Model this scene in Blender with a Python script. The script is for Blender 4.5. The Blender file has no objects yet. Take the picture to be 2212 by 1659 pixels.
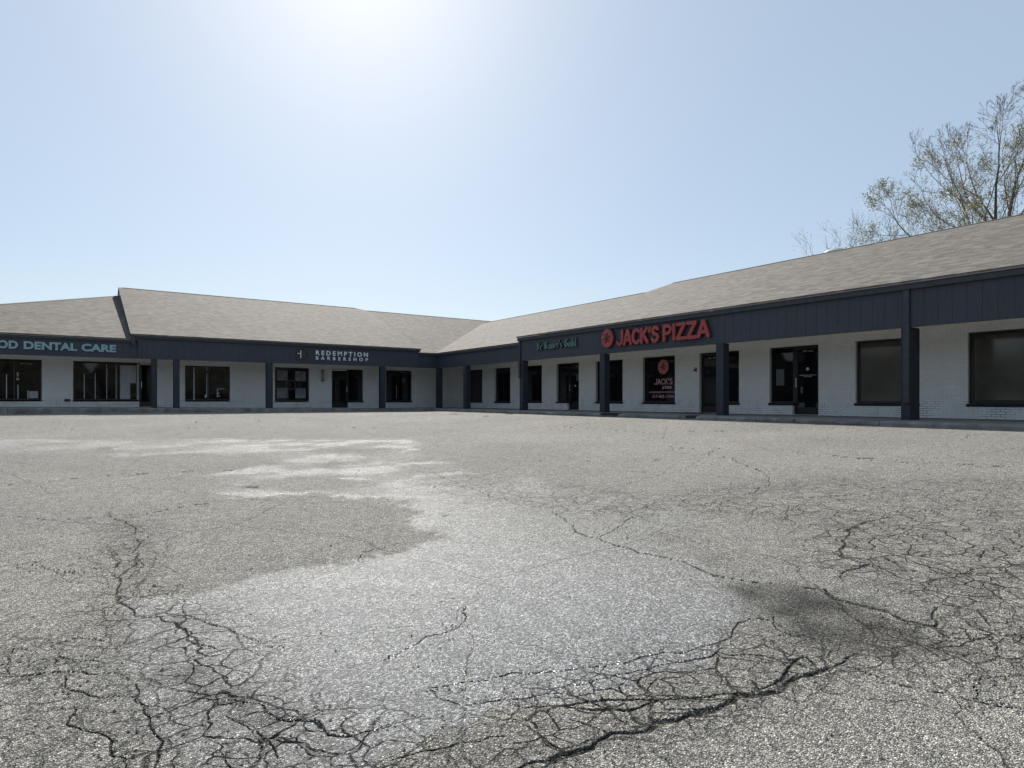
import bpy, math, random
import numpy as np
from mathutils import Vector, Matrix, noise as mnoise
R = math.radians
scene = bpy.context.scene
COL = scene.collection

# ---------------------------------------------------------------- camera
cam_d = bpy.data.cameras.new('camera')
cam = bpy.data.objects.new('camera', cam_d)
COL.objects.link(cam)
cam.location = (0, 0, 0)                     # z = 0 is the eye level, the lot lies 1.45 m below
cam.rotation_euler = (R(90), 0, R(-35))
cam_d.sensor_width = 36.0
cam_d.lens = 36.0 * 1330.0 / 2212.0
cam_d.shift_y = 32.5 / 2212.0
cam_d.clip_start = 0.05
cam_d.clip_end = 3000
scene.camera = cam

# ---------------------------------------------------------------- sky and sun
SUN_EL, SUN_AZ = R(39.5), R(20.8)            # azimuth clockwise from +Y
world = bpy.data.worlds.new('World')
scene.world = world
world.use_nodes = True
wn = world.node_tree
wn.nodes.clear()
sky = wn.nodes.new('ShaderNodeTexSky')
sky.sky_type = 'NISHITA'
sky.sun_disc = False
sky.sun_elevation = SUN_EL
sky.sun_rotation = SUN_AZ
sky.altitude = 200
sky.air_density = 1.0
sky.dust_density = 0.9
sky.ozone_density = 1.0
bg = wn.nodes.new('ShaderNodeBackground')
bg.inputs['Strength'].default_value = 0.10
wo = wn.nodes.new('ShaderNodeOutputWorld')
# thin even spring haze: clear-sky light plus light scattered evenly by the haze layer
hz = wn.nodes.new('ShaderNodeVectorMath'); hz.operation = 'MULTIPLY_ADD'
hz.inputs[1].default_value = (0.33, 0.33, 0.33)
hz.inputs[2].default_value = (1.98, 2.45, 2.92)
wn.links.new(sky.outputs[0], hz.inputs[0])
wn.links.new(hz.outputs[0], bg.inputs[0])
wn.links.new(bg.outputs[0], wo.inputs[0])
sun_d = bpy.data.lights.new('sun', 'SUN')
sun_d.energy = 4.4
sun_d.angle = R(0.53)
sun_d.color = (1.0, 0.95, 0.87)
sun = bpy.data.objects.new('sun', sun_d)
COL.objects.link(sun)
sv = Vector((math.sin(SUN_AZ) * math.cos(SUN_EL), math.cos(SUN_AZ) * math.cos(SUN_EL), math.sin(SUN_EL)))
sun.rotation_euler = sv.to_track_quat('Z', 'Y').to_euler()
sun.location = (0, 0, 30)
scene.view_settings.view_transform = 'Standard'
scene.view_settings.look = 'None'
scene.view_settings.gamma = 1
scene.view_settings.exposure = 0.64

# ---------------------------------------------------------------- helpers
def tag(o, label=None, cat=None, group=None, kind=None):
    if label: o['label'] = label
    if cat: o['category'] = cat
    if group: o['group'] = group
    if kind: o['kind'] = kind
    return o

def empty(name, loc=(0, 0, 0)):
    o = bpy.data.objects.new(name, None)
    o.location = loc
    o.empty_display_size = 0.3
    COL.objects.link(o)
    return o

class MB:
    def __init__(self):
        self.v, self.f = [], []
    def add(self, vs, fs):
        n = len(self.v)
        self.v += [tuple(p) for p in vs]
        self.f += [tuple(i + n for i in f) for f in fs]
        return self
    def box(self, x0, x1, y0, y1, z0, z1):
        x0, x1 = min(x0, x1), max(x0, x1); y0, y1 = min(y0, y1), max(y0, y1); z0, z1 = min(z0, z1), max(z0, z1)
        return self.add([(x0,y0,z0),(x1,y0,z0),(x1,y1,z0),(x0,y1,z0),(x0,y0,z1),(x1,y0,z1),(x1,y1,z1),(x0,y1,z1)],
                        [(0,3,2,1),(4,5,6,7),(0,1,5,4),(1,2,6,5),(2,3,7,6),(3,0,4,7)])
    def slab(self, poly, t):
        """a flat polygon (3D points) thickened downwards by t"""
        n = len(poly)
        low = [(p[0], p[1], p[2] - t) for p in poly]
        fs = [tuple(range(n)), tuple(range(2*n-1, n-1, -1))]
        for i in range(n):
            j = (i + 1) % n
            fs.append((i, i + n, j + n, j))
        return self.add(list(poly) + low, fs)
    def tube(self, a, b, ra, rb, n=6, cap=False):
        a, b = Vector(a), Vector(b)
        d = (b - a).normalized()
        u = d.orthogonal().normalized(); w = d.cross(u)
        vs = []
        for p, r in ((a, ra), (b, rb)):
            for k in range(n):
                t = 2 * math.pi * k / n
                vs.append(p + u * math.cos(t) * r + w * math.sin(t) * r)
        fs = [(k, (k+1) % n, n + (k+1) % n, n + k) for k in range(n)]
        if cap:
            fs += [tuple(range(n-1, -1, -1)), tuple(range(n, 2*n))]
        return self.add(vs, fs)
    def lathe(self, c, prof, n=20, axis=Vector((0, 0, 1))):
        c = Vector(c); u = axis.orthogonal().normalized(); w = axis.cross(u)
        vs = []
        for r, h in prof:
            for k in range(n):
                t = 2 * math.pi * k / n
                vs.append(c + axis * h + u * math.cos(t) * r + w * math.sin(t) * r)
        fs = []
        for i in range(len(prof) - 1):
            for k in range(n):
                fs.append((i*n+k, i*n+(k+1) % n, (i+1)*n+(k+1) % n, (i+1)*n+k))
        fs += [tuple(range(n-1, -1, -1)), tuple(range((len(prof)-1)*n, len(prof)*n))]
        return self.add(vs, fs)
    def build(self, name, mat, parent=None, bevel=0, smooth=False):
        me = bpy.data.meshes.new(name)
        me.from_pydata(self.v, [], self.f)
        me.update()
        me.validate()
        if mat: me.materials.append(mat)
        o = bpy.data.objects.new(name, me)
        COL.objects.link(o)
        if parent is not None:
            o.parent = parent
            o.matrix_parent_inverse = Matrix.Translation(-Vector(parent.location))
        if bevel:
            b = o.modifiers.new('bevel', 'BEVEL'); b.width = bevel; b.segments = 2; b.limit_method = 'ANGLE'
        if smooth:
            for p in me.polygons: p.use_smooth = True
        return o

# ---------------------------------------------------------------- materials
def mat_base(name):
    m = bpy.data.materials.new(name); m.use_nodes = True
    nt = m.node_tree
    p = nt.nodes['Principled BSDF']
    return m, nt, p
def N(nt, t, **kw):
    n = nt.nodes.new(t)
    for k, v in kw.items(): setattr(n, k, v)
    return n
def inp(n, **kw):
    for k, v in kw.items():
        n.inputs[k.replace('_', ' ')].default_value = v
def ramp(nt, fac, stops):
    r = N(nt, 'ShaderNodeValToRGB')
    e = r.color_ramp.elements
    while len(e) < len(stops): e.new(0.5)
    for el, (p, c) in zip(e, stops):
        el.position = p
        el.color = c if len(c) == 4 else (*c, 1)
    nt.links.new(fac, r.inputs[0])
    return r.outputs[0]
def math_(nt, op, a, b=None, clamp=False):
    m = N(nt, 'ShaderNodeMath', operation=op); m.use_clamp = clamp
    for i, x in enumerate((a, b)):
        if x is None: continue
        if isinstance(x, (int, float)): m.inputs[i].default_value = x
        else: nt.links.new(x, m.inputs[i])
    return m.outputs[0]
def mixc(nt, fac, a, b, mode='MIX'):
    m = N(nt, 'ShaderNodeMix', data_type='RGBA', blend_type=mode)
    for i, x in ((0, fac), (6, a), (7, b)):
        if isinstance(x, (int, float)): m.inputs[i].default_value = x
        elif isinstance(x, tuple): m.inputs[i].default_value = (*x, 1) if len(x) == 3 else x
        else: nt.links.new(x, m.inputs[i])
    return m.outputs[2]
def noise_(nt, vec, scale, detail=4, rough=0.6):
    n = N(nt, 'ShaderNodeTexNoise'); inp(n, Scale=scale, Detail=detail, Roughness=rough)
    nt.links.new(vec, n.inputs['Vector'])
    return n.outputs[0]
def objco(nt):
    return N(nt, 'ShaderNodeTexCoord').outputs['Object']
def bump_(nt, h, strength, dist, p, prev=None):
    b = N(nt, 'ShaderNodeBump'); inp(b, Strength=strength, Distance=dist)
    nt.links.new(h, b.inputs['Height'])
    if prev is not None: nt.links.new(prev, b.inputs['Normal'])
    if p is not None: nt.links.new(b.outputs[0], p.inputs['Normal'])
    return b.outputs[0]

def simple(name, col, rough=0.6, spec=0.5, metal=0.0, var=0.15, scale=6, bump=0.0, bscale=60):
    m, nt, p = mat_base(name)
    co = objco(nt)
    n = noise_(nt, co, scale, 5)
    lo = tuple(c * (1 - var) for c in col); hi = tuple(min(1, c * (1 + var)) for c in col)
    nt.links.new(ramp(nt, n, [(0.3, lo), (0.7, hi)]), p.inputs['Base Color'])
    inp(p, Roughness=rough, Metallic=metal); p.inputs['Specular IOR Level'].default_value = spec
    if bump: bump_(nt, noise_(nt, co, bscale, 3), bump, 0.01, p)
    return m

def swizzle(nt, co, kind):
    """map object coordinates to (along, up) of a wall or (along, up the slope) of a roof"""
    s = N(nt, 'ShaderNodeSeparateXYZ'); nt.links.new(co, s.inputs[0])
    c = N(nt, 'ShaderNodeCombineXYZ')
    X, Y, Z = s.outputs
    a, b = {'wall_x': (X, Z), 'wall_y': (Y, Z), 'roof_x': (X, Y), 'roof_y': (Y, X)}[kind]
    nt.links.new(a, c.inputs[0]); nt.links.new(b, c.inputs[1])
    return c.outputs[0], s.outputs

def brick_wall(name, kind):
    m, nt, p = mat_base(name)
    co = objco(nt)
    uv, sep = swizzle(nt, co, kind)
    wob = N(nt, 'ShaderNodeTexNoise'); inp(wob, Scale=3.0, Detail=2); nt.links.new(co, wob.inputs['Vector'])
    b = N(nt, 'ShaderNodeTexBrick')
    inp(b, Scale=1.0, Mortar_Size=0.006, Mortar_Smooth=0.35, Bias=0.0, Brick_Width=0.205, Row_Height=0.068)
    b.inputs['Color1'].default_value = (0.87, 0.86, 0.85, 1); b.inputs['Color2'].default_value = (0.82, 0.81, 0.80, 1)
    b.inputs['Mortar'].default_value = (0.74, 0.73, 0.72, 1)
    nt.links.new(uv, b.inputs['Vector'])
    # bare dark joints where the paint has opened low on the wall
    low = N(nt, 'ShaderNodeMapRange'); inp(low, From_Min=0.1, From_Max=-0.12, To_Min=0.0, To_Max=1.0)
    nt.links.new(sep[2], low.inputs['Value'])
    patch = ramp(nt, noise_(nt, co, 1.7, 4, 0.7), [(0.46, (0, 0, 0)), (0.6, (1, 1, 1))])
    gap = math_(nt, 'MULTIPLY', math_(nt, 'MULTIPLY', low.outputs[0], patch), b.outputs['Fac'])
    grime = ramp(nt, noise_(nt, co, 0.9, 6, 0.7), [(0.3, (0.9, 0.9, 0.89)), (0.65, (1, 1, 1))])
    c1 = mixc(nt, 1.0, b.outputs['Color'], grime, 'MULTIPLY')
    c2 = mixc(nt, gap, c1, (0.05, 0.05, 0.055))
    nt.links.new(c2, p.inputs['Base Color'])
    inp(p, Roughness=0.7)
    inv = math_(nt, 'SUBTRACT', 1.0, b.outputs['Fac'])
    h = math_(nt, 'ADD', inv, math_(nt, 'MULTIPLY', noise_(nt, co, 45, 3), 0.35))
    bump_(nt, h, 0.8, 0.008, p)
    return m

def siding(name, kind):
    m, nt, p = mat_base(name)
    co = objco(nt)
    uv, sep = swizzle(nt, co, kind)
    along = sep[0] if kind == 'wall_x' else sep[1]
    g = math_(nt, 'FRACT', math_(nt, 'DIVIDE', along, 0.305))
    groove = math_(nt, 'LESS_THAN', g, 0.035)
    st = N(nt, 'ShaderNodeMapping'); inp(st, Scale=(14, 14, 1.0)); nt.links.new(co, st.inputs[0])
    grain = noise_(nt, st.outputs[0], 3, 5, 0.7)
    base = ramp(nt, grain, [(0.3, (0.035, 0.039, 0.053)), (0.7, (0.049, 0.054, 0.072))])
    fade = ramp(nt, noise_(nt, co, 0.5, 4), [(0.3, (0.85, 0.85, 0.87)), (0.7, (1.1, 1.1, 1.1))])
    c = mixc(nt, 1.0, base, fade, 'MULTIPLY')
    nt.links.new(mixc(nt, groove, c, (0.024, 0.027, 0.037)), p.inputs['Base Color'])
    inp(p, Roughness=0.55); p.inputs['Specular IOR Level'].default_value = 0.35
    h = math_(nt, 'SUBTRACT', math_(nt, 'MULTIPLY', grain, 0.15), groove)
    bump_(nt, h, 0.6, 0.008, p)
    return m

def shingles(name, kind):
    """dimensional asphalt shingles: overlapping courses, random tab tones, slight age streaks"""
    m, nt, p = mat_base(name)
    co = objco(nt)
    uv, sep = swizzle(nt, co, kind)
    u, v = (sep[0], sep[1]) if kind == 'roof_x' else (sep[1], sep[0])
    H, W = 0.145, 0.24
    vr = math_(nt, 'DIVIDE', math_(nt, 'ADD', v, math_(nt, 'MULTIPLY', math_(nt, 'SUBTRACT', noise_(nt, co, 0.8, 2), 0.5), 0.012)), H)
    row = math_(nt, 'FLOOR', vr); fv = math_(nt, 'FRACT', vr)
    wr = N(nt, 'ShaderNodeTexWhiteNoise', noise_dimensions='1D'); nt.links.new(row, wr.inputs['W'])
    us = math_(nt, 'ADD', math_(nt, 'DIVIDE', u, W), math_(nt, 'MULTIPLY', wr.outputs['Value'], 7.0))
    cell = N(nt, 'ShaderNodeCombineXYZ'); nt.links.new(math_(nt, 'FLOOR', us), cell.inputs[0]); nt.links.new(row, cell.inputs[1])
    wc = N(nt, 'ShaderNodeTexWhiteNoise', noise_dimensions='2D'); nt.links.new(cell.outputs[0], wc.inputs['Vector'])
    tone = ramp(nt, wc.outputs['Value'], [(0.0, (0.085, 0.075, 0.066)), (0.5, (0.128, 0.114, 0.101)), (1.0, (0.172, 0.154, 0.137))])
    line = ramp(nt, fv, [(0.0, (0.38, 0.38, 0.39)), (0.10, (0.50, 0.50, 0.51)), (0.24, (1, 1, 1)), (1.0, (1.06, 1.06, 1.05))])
    fine = ramp(nt, noise_(nt, co, 38, 3, 0.8), [(0.3, (0.72, 0.72, 0.72)), (0.7, (1.26, 1.25, 1.22))])
    big = ramp(nt, noise_(nt, co, 0.4, 6, 0.65), [(0.3, (0.94, 0.94, 0.95)), (0.7, (1.07, 1.06, 1.04))])
    st = N(nt, 'ShaderNodeMapping'); nt.links.new(co, st.inputs[0])
    st.inputs['Scale'].default_value = (1.6, 0.12, 0.3) if kind == 'roof_x' else (0.12, 1.6, 0.3)
    streak = ramp(nt, noise_(nt, st.outputs[0], 1.0, 5, 0.6), [(0.35, (0.93, 0.93, 0.94)), (0.6, (1.03, 1.03, 1.02))])
    c = tone
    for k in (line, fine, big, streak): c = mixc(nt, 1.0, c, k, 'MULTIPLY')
    nt.links.new(c, p.inputs['Base Color'])
    inp(p, Roughness=0.88); p.inputs['Specular IOR Level'].default_value = 0.25
    h = math_(nt, 'SUBTRACT', math_(nt, 'MULTIPLY', noise_(nt, co, 60, 3, 0.8), 0.5), fv)
    bump_(nt, h, 0.5, 0.008, p)
    return m

def glass_dark(name, col=(0.006, 0.006, 0.008), ior=1.5, rough=0.03):
    m, nt, p = mat_base(name)
    co = objco(nt)
    n = noise_(nt, co, 1.3, 2)
    nt.links.new(ramp(nt, n, [(0.3, col), (0.75, tuple(c * 1.6 for c in col))]), p.inputs['Base Color'])
    inp(p, Roughness=rough, IOR=ior)
    bump_(nt, noise_(nt, co, 0.8, 1), 0.05, 0.02, p)
    return m

M = {}
M['brick_x'] = brick_wall('white_painted_brick_x', 'wall_x')
M['brick_y'] = brick_wall('white_painted_brick_y', 'wall_y')
M['side_x'] = siding('slate_siding_x', 'wall_x')
M['side_y'] = siding('slate_siding_y', 'wall_y')
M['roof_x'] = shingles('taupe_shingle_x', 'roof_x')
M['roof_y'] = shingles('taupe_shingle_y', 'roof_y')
M['trim'] = simple('dark_trim', (0.034, 0.037, 0.046), 0.45, 0.4, var=0.2, bump=0.1)
M['post'] = simple('dark_brick_post', (0.030, 0.034, 0.046), 0.6, 0.3, var=0.3, scale=12, bump=0.5, bscale=40)
M['drip'] = simple('drip_edge', (0.26, 0.25, 0.24), 0.5)
M['soffit'] = simple('soffit_board', (0.80, 0.77, 0.73), 0.8, var=0.05)
M['frame'] = simple('bronze_frame', (0.012, 0.011, 0.012), 0.35, 0.5, var=0.2)
M['sill'] = simple('black_sill', (0.018, 0.018, 0.022), 0.6, 0.3, var=0.3, bump=0.4)
M['glass'] = glass_dark('dark_window_glass')
M['film'] = glass_dark('tinted_film_glass', (0.075, 0.070, 0.061), 1.7, 0.10)
M['alu'] = simple('aluminium', (0.55, 0.55, 0.54), 0.35, metal=0.8, var=0.1)
M['palem'] = simple('pale_reflection_poster', (0.42, 0.42, 0.45), 0.7, var=0.15, scale=2)
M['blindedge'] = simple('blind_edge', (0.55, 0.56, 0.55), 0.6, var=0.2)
M['paper'] = simple('paper', (0.5, 0.5, 0.5), 0.7, var=0.2, scale=9)
M['vinyl'] = simple('white_vinyl', (0.6, 0.6, 0.6), 0.5, var=0.05)
M['vinylred'] = simple('red_vinyl', (0.55, 0.15, 0.15), 0.5, var=0.2, scale=20)
M['vinylpink'] = simple('pink_vinyl', (0.70, 0.42, 0.43), 0.5, var=0.15)
M['teal'] = simple('teal_sign_face', (0.23, 0.36, 0.40), 0.45, var=0.06)
M['white'] = simple('white_sign_face', (0.62, 0.64, 0.68), 0.4, var=0.05)
M['green'] = simple('green_sign_face', (0.09, 0.17, 0.145), 0.45, var=0.25, scale=9)
M['blackret'] = simple('black_return', (0.010, 0.011, 0.014), 0.5, var=0.1)
M['copper'] = simple('dull_copper_line', (0.10, 0.055, 0.05), 0.5)
M['red'] = simple('red_sign_face', (0.29, 0.042, 0.038), 0.38, 0.5, var=0.18, scale=3)
M['darkred'] = simple('dark_red', (0.09, 0.02, 0.02), 0.4)
M['concrete'] = simple('old_concrete', (0.22, 0.215, 0.2), 0.9, 0.2, var=0.35, scale=1.6, bump=0.5, bscale=50)
M['kerb'] = simple('kerb_concrete', (0.20, 0.19, 0.175), 0.9, 0.2, var=0.45, scale=2.5, bump=0.7, bscale=30)
M['galv'] = simple('weathered_galvanised', (0.42, 0.42, 0.40), 0.5, var=0.12)
M['matrub'] = simple('rubber_mat', (0.012, 0.012, 0.013), 0.9, 0.2)
M['grey'] = simple('grey_box', (0.10, 0.10, 0.105), 0.5)
M['chrome'] = simple('pole_chrome', (0.25, 0.25, 0.26), 0.3, metal=0.6)
# outlines on the lot surface in metres (world X, Y): damp areas, dry islands, dark stains, crazed areas, cracks (width, line)
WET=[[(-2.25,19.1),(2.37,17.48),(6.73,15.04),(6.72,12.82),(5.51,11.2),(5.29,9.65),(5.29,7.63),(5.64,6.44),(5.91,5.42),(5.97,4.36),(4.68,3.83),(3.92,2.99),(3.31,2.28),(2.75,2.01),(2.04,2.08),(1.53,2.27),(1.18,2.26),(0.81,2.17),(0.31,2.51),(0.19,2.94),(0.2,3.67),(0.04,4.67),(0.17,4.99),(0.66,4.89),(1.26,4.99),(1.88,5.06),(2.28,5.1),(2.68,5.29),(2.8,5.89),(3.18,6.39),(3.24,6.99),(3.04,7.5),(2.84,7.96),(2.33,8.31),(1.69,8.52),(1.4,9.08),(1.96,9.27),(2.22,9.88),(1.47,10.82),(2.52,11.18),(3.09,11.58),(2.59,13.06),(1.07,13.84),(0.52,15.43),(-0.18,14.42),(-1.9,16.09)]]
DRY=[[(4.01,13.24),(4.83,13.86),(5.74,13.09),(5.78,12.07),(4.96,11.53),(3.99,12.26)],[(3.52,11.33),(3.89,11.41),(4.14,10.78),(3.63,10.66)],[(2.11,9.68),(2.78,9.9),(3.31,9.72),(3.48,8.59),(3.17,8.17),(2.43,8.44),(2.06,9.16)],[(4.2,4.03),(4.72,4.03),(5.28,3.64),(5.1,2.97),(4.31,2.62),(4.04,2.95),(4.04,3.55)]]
DARK=[[(3.76,2.66),(4.04,2.42),(4.1,2.13),(4.07,1.83),(3.9,1.6),(3.87,1.42),(3.76,1.32),(3.52,1.44),(3.22,1.56),(3.22,1.82),(3.31,2.1),(3.44,2.38)],[(0.32,3.59),(0.51,3.57),(0.54,3.27),(0.69,3.07),(0.77,2.73),(0.66,2.62),(0.5,2.9),(0.38,3.11)],[(5.53,4.64),(5.71,4.61),(5.75,4.41),(5.6,4.45)],[(3.24,6.14),(3.38,6.17),(3.42,5.98),(3.27,5.95)],[(3.74,6.59),(3.91,6.55),(3.92,6.4),(3.78,6.43)],[(4.26,4.01),(4.56,3.95),(4.18,3.23),(4.07,3.48)],[(13.83,24.86),(14.32,24.66),(13.28,22.98),(13.08,23.25)],[(15.93,23.53),(16.4,23.2),(14.9,21.21)],[(1.84,9.27),(2.08,9.23),(1.99,8.99)],[(13.27,21.11),(13.83,21.21),(13.13,20.37)],[(1.59,4.9),(2.54,5.16),(2.64,5.26),(2.69,5.31),(2.48,5.23),(1.62,5.1)]]
ALLIGATOR=[[(6.92,5.06),(7.93,4.75),(10.16,2.36),(4.63,1.08),(4.21,1.53),(4.51,2.03),(4.53,2.42),(5.56,3.24),(5.69,3.93),(5.01,4.6),(5.01,5.31)],[(1.05,1.94),(1.37,2.29),(1.72,2.45),(2.39,2.36),(2.99,2.19),(3.38,1.63),(4.12,1.59),(4.97,1.16),(3.7,0.86),(3.37,1.3),(3.02,1.46),(2.24,1.63),(1.74,1.72),(1.44,1.64)],[(0.21,8.13),(0.59,7.93),(0.42,5.19),(0.65,4.59),(0.81,3.6),(0.83,2.97),(1.28,2.46),(1.02,1.96),(0.1,2.59),(0.22,3.66),(0.01,4.69),(0.19,5.6)],[(-0.56,4.72),(-0.26,4.69),(0.06,4.4),(0.22,3.66),(0.17,2.54),(-0.34,2.88)],[(4.91,10.36),(5.42,7.82),(5.79,5.31),(5.85,4.28),(4.86,4.46),(4.4,5.03),(4.01,6.82),(4.12,8.37)]]
CRACKS=[
(0.022,[(0.25,7.97),(0.44,7.24),(0.42,6.4),(0.34,5.87),(0.25,5.42),(0.21,4.96),(0.3,4.5),(0.4,4.39),(0.51,4.1),(0.51,3.91),(0.62,3.7)]),
(0.015,[(0.56,4.75),(0.53,4.4),(0.6,4.22),(0.73,3.96),(0.82,3.74),(0.86,3.61),(0.95,3.58)]),
(0.012,[(-0.4,4.33),(-0.16,4.26),(-0.02,4.3),(0.14,4.15)]),
(0.012,[(-0.38,4.11),(-0.11,4.06),(0.07,3.84)]),
(0.014,[(-0.36,3.93),(-0.12,3.85),(0.07,3.72),(0.2,3.64)]),
(0.014,[(-0.31,4.3),(-0.3,4.11),(-0.29,3.93)]),
(0.012,[(-0.11,4.06),(-0.09,3.96)]),
(0.02,[(0.21,3.49),(0.23,3.22),(0.23,3.04),(0.26,2.89),(0.22,2.56)]),
(0.012,[(-0.1,3.81),(-0.04,3.62),(0.04,3.49),(0.2,3.34)]),
(0.018,[(-0.02,3.41),(-0.02,3.25),(0.03,3.15),(0.09,2.99),(0.09,2.89),(0.13,2.82),(0.11,2.71)]),
(0.018,[(0.51,2.96),(0.57,2.85),(0.61,2.73),(0.63,2.61),(0.65,2.51)]),
(0.026,[(0.68,2.96),(0.71,2.81),(0.82,2.69),(0.87,2.54),(0.94,2.48),(1.07,2.45)]),
(0.018,[(0.49,3.15),(0.61,3.09),(0.68,2.96)]),
(0.02,[(0.45,2.69),(0.46,2.55),(0.45,2.41)]),
(0.02,[(1.36,2.66),(1.36,2.53),(1.43,2.43),(1.63,2.33),(1.85,2.23)]),
(0.016,[(1.36,2.66),(1.49,2.62),(1.78,2.55),(2,2.41),(2.29,2.27),(2.47,2.24),(2.7,2.16),(2.88,2.12),(3.01,2.14),(3.18,2.21),(3.33,2.22),(3.37,2.14)]),
(0.018,[(0.99,2.22),(1.13,2.19),(1.27,2.16),(1.47,2.1)]),
(0.012,[(1.29,3.06),(1.63,3.19),(1.9,3.23),(2.08,3.54)]),
(0.045,[(1.26,1.85),(1.4,1.9),(1.5,1.86),(1.66,1.84),(1.8,1.86),(1.93,1.81),(2.08,1.76),(2.28,1.72),(2.48,1.7),(2.65,1.65),(2.81,1.67),(2.96,1.62),(3.16,1.6),(3.3,1.58)]),
(0.02,[(1.6,2.29),(1.75,2.14),(1.96,2.06),(2.17,1.92),(2.37,1.79),(2.52,1.7)]),
(0.016,[(1.88,2.26),(2.22,2.17),(2.55,2.1),(2.77,2.03),(3.01,1.75),(2.96,1.7)]),
(0.025,[(1.75,2.13),(1.96,1.94),(2.17,1.92)]),
(0.03,[(2.13,1.84),(2.23,1.75),(2.28,1.72)]),
(0.02,[(1.43,2.04),(1.55,1.97),(1.56,1.84)]),
(0.02,[(1.72,2.03),(1.8,1.86)]),
(0.04,[(4.01,2.4),(4.09,2.22),(4.02,2.07),(4.01,1.89),(4.03,1.76),(3.96,1.63),(3.98,1.5),(4.31,1.62)]),
(0.022,[(3.42,2.15),(3.27,2.04),(3.26,1.93),(3.34,1.89)]),
(0.025,[(2.65,1.76),(2.59,1.7),(2.7,1.67),(2.91,1.74),(3.06,1.75),(3,1.67),(2.96,1.62)]),
(0.016,[(4.36,1.64),(4.45,1.45),(4.2,1.3),(4.13,1.13),(4.17,0.97)]),
(0.016,[(3.98,1.5),(3.87,1.37),(4.03,1.23),(4.13,1.13)]),
(0.012,[(3.14,1.53),(3.13,1.29),(3.21,1.05),(3.32,0.9)]),
(0.012,[(3.41,1.2),(3.44,1.12),(3.69,1.01)]),
(0.01,[(3.44,1.12),(3.24,1.05)]),
(0.016,[(10.6,6.76),(10.51,5.9),(10.42,4.99),(10.59,3.74),(10.62,2.47)]),
(0.014,[(10.36,6.21),(10.26,4.91),(10.34,3.66),(10.55,2.88)]),
(0.018,[(10.17,7.64),(9.4,7.16),(9.18,6.51),(8.55,5.77),(8.12,5.21),(7.66,4.82),(7.34,4.65),(6.9,4.53),(6.21,4.44),(5.87,4.43)]),
(0.03,[(6.59,2.84),(6.1,2.92),(5.65,2.82),(5.18,2.63),(4.95,2.48),(4.87,2.28),(4.54,2.29),(4.38,2.22)]),
(0.014,[(4.87,2.28),(4.92,2.02),(5.15,1.72),(5.44,1.48)]),
(0.022,[(4.41,5.52),(4.12,4.88),(3.91,4.43),(3.9,4.1),(3.87,3.62),(3.93,3.21),(3.81,2.86),(3.9,2.62),(4.01,2.4)]),
(0.018,[(4.84,4.66),(4.39,4.39),(3.99,4.26)]),
(0.02,[(-1,10.88),(-0.41,11.1),(0.44,11.31),(1.58,11.13),(2.44,10.83)]),
(0.018,[(-0.65,8.28),(0.14,7.91),(0.75,7.98),(1.01,8.15),(1.52,8.19),(2.01,8.18)]),
(0.018,[(0.21,8.29),(0.37,7.41),(0.55,6.84),(0.43,6.5),(0.37,6.17),(0.38,5.7),(0.29,5.34)]),
(0.012,[(-0.58,6.27),(-0.33,6.22),(-0.22,6),(-0.13,5.8),(-0.05,5.5)]),
(0.012,[(-0.13,5.8),(0.12,5.76)]),
(0.02,[(0.21,6.36),(0.26,5.92),(0.19,5.6),(0.26,5.3)]),
(0.014,[(1.89,4.96),(2.1,5.18),(2.39,5.24)]),
(0.02,[(4.72,9.08),(4.45,7.57),(4.34,6.67),(4.33,6.15)]),
(0.016,[(3.98,8.73),(4.12,8.37),(4.11,7.76),(3.96,6.86)]),
(0.014,[(6.35,9.07),(7.08,8.73),(7.55,8.02),(8.59,7.03)]),
(0.012,[(10.12,12.67),(10.23,10.86),(11.37,9.71)]),
(0.012,[(9.8,9.12),(9.91,7.88),(10.6,6.76)]),
(0.02,[(-1.99,21.63),(1.41,21.37),(6.49,19.96),(9.53,16.22)]),
(0.016,[(12.13,17.32),(11.94,13.64),(11.92,10.94),(13.49,9.31),(14.9,7.74)]),
(0.016,[(-0.93,25.25),(1.95,23.54),(6,23.76)]),
(0.014,[(7.57,4.6),(8.01,3.87),(8.19,3.16),(8.92,2.43)]),
(0.014,[(6.68,4),(7.48,3.61),(7.53,2.9),(8.4,2.29)]),
(0.016,[(5.83,3.8),(6.39,3.57),(6.68,3),(7.31,2.61),(7.54,2.06)]),
(0.014,[(6.08,2.94),(6.16,2.41),(6.53,2.15),(6.75,1.84)]),
(0.018,[(6.16,1.77),(5.88,1.84),(5.48,1.8),(5.61,1.53)])]
# ---------------------------------------------------------------- ground: one polar sheet, fine where it is near and in view
def _terrain(X, Y):
    a = np.maximum(X, 0) / 15.6; b = np.maximum(Y, 0) / 28.8
    r = np.minimum((a**4 + b**4)**0.25, 1.0)
    t = np.clip((14 - X) / 16, 0, 1) * np.minimum(b, 1)
    return -1.45 + 0.79 * r**1.2 + 0.06 * t

def vnoise(X, Y, scale, seed, octaves=3):
    """smooth value noise on arrays"""
    out = np.zeros_like(X); amp = 1.0; tot = 0
    for o in range(octaves):
        rng = np.random.RandomState(seed + o)
        T = rng.rand(257, 257)
        x = X * scale + 1000.5; y = Y * scale + 1000.5
        xi = np.floor(x).astype(int); yi = np.floor(y).astype(int)
        fx = x - xi; fy = y - yi
        fx = fx*fx*(3-2*fx); fy = fy*fy*(3-2*fy)
        xi %= 256; yi %= 256
        v = (T[xi, yi]*(1-fx)*(1-fy) + T[xi+1, yi]*fx*(1-fy) + T[xi, yi+1]*(1-fx)*fy + T[xi+1, yi+1]*fx*fy)
        out += v * amp; tot += amp; amp *= 0.5; scale *= 2.1
    return out / tot

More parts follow.
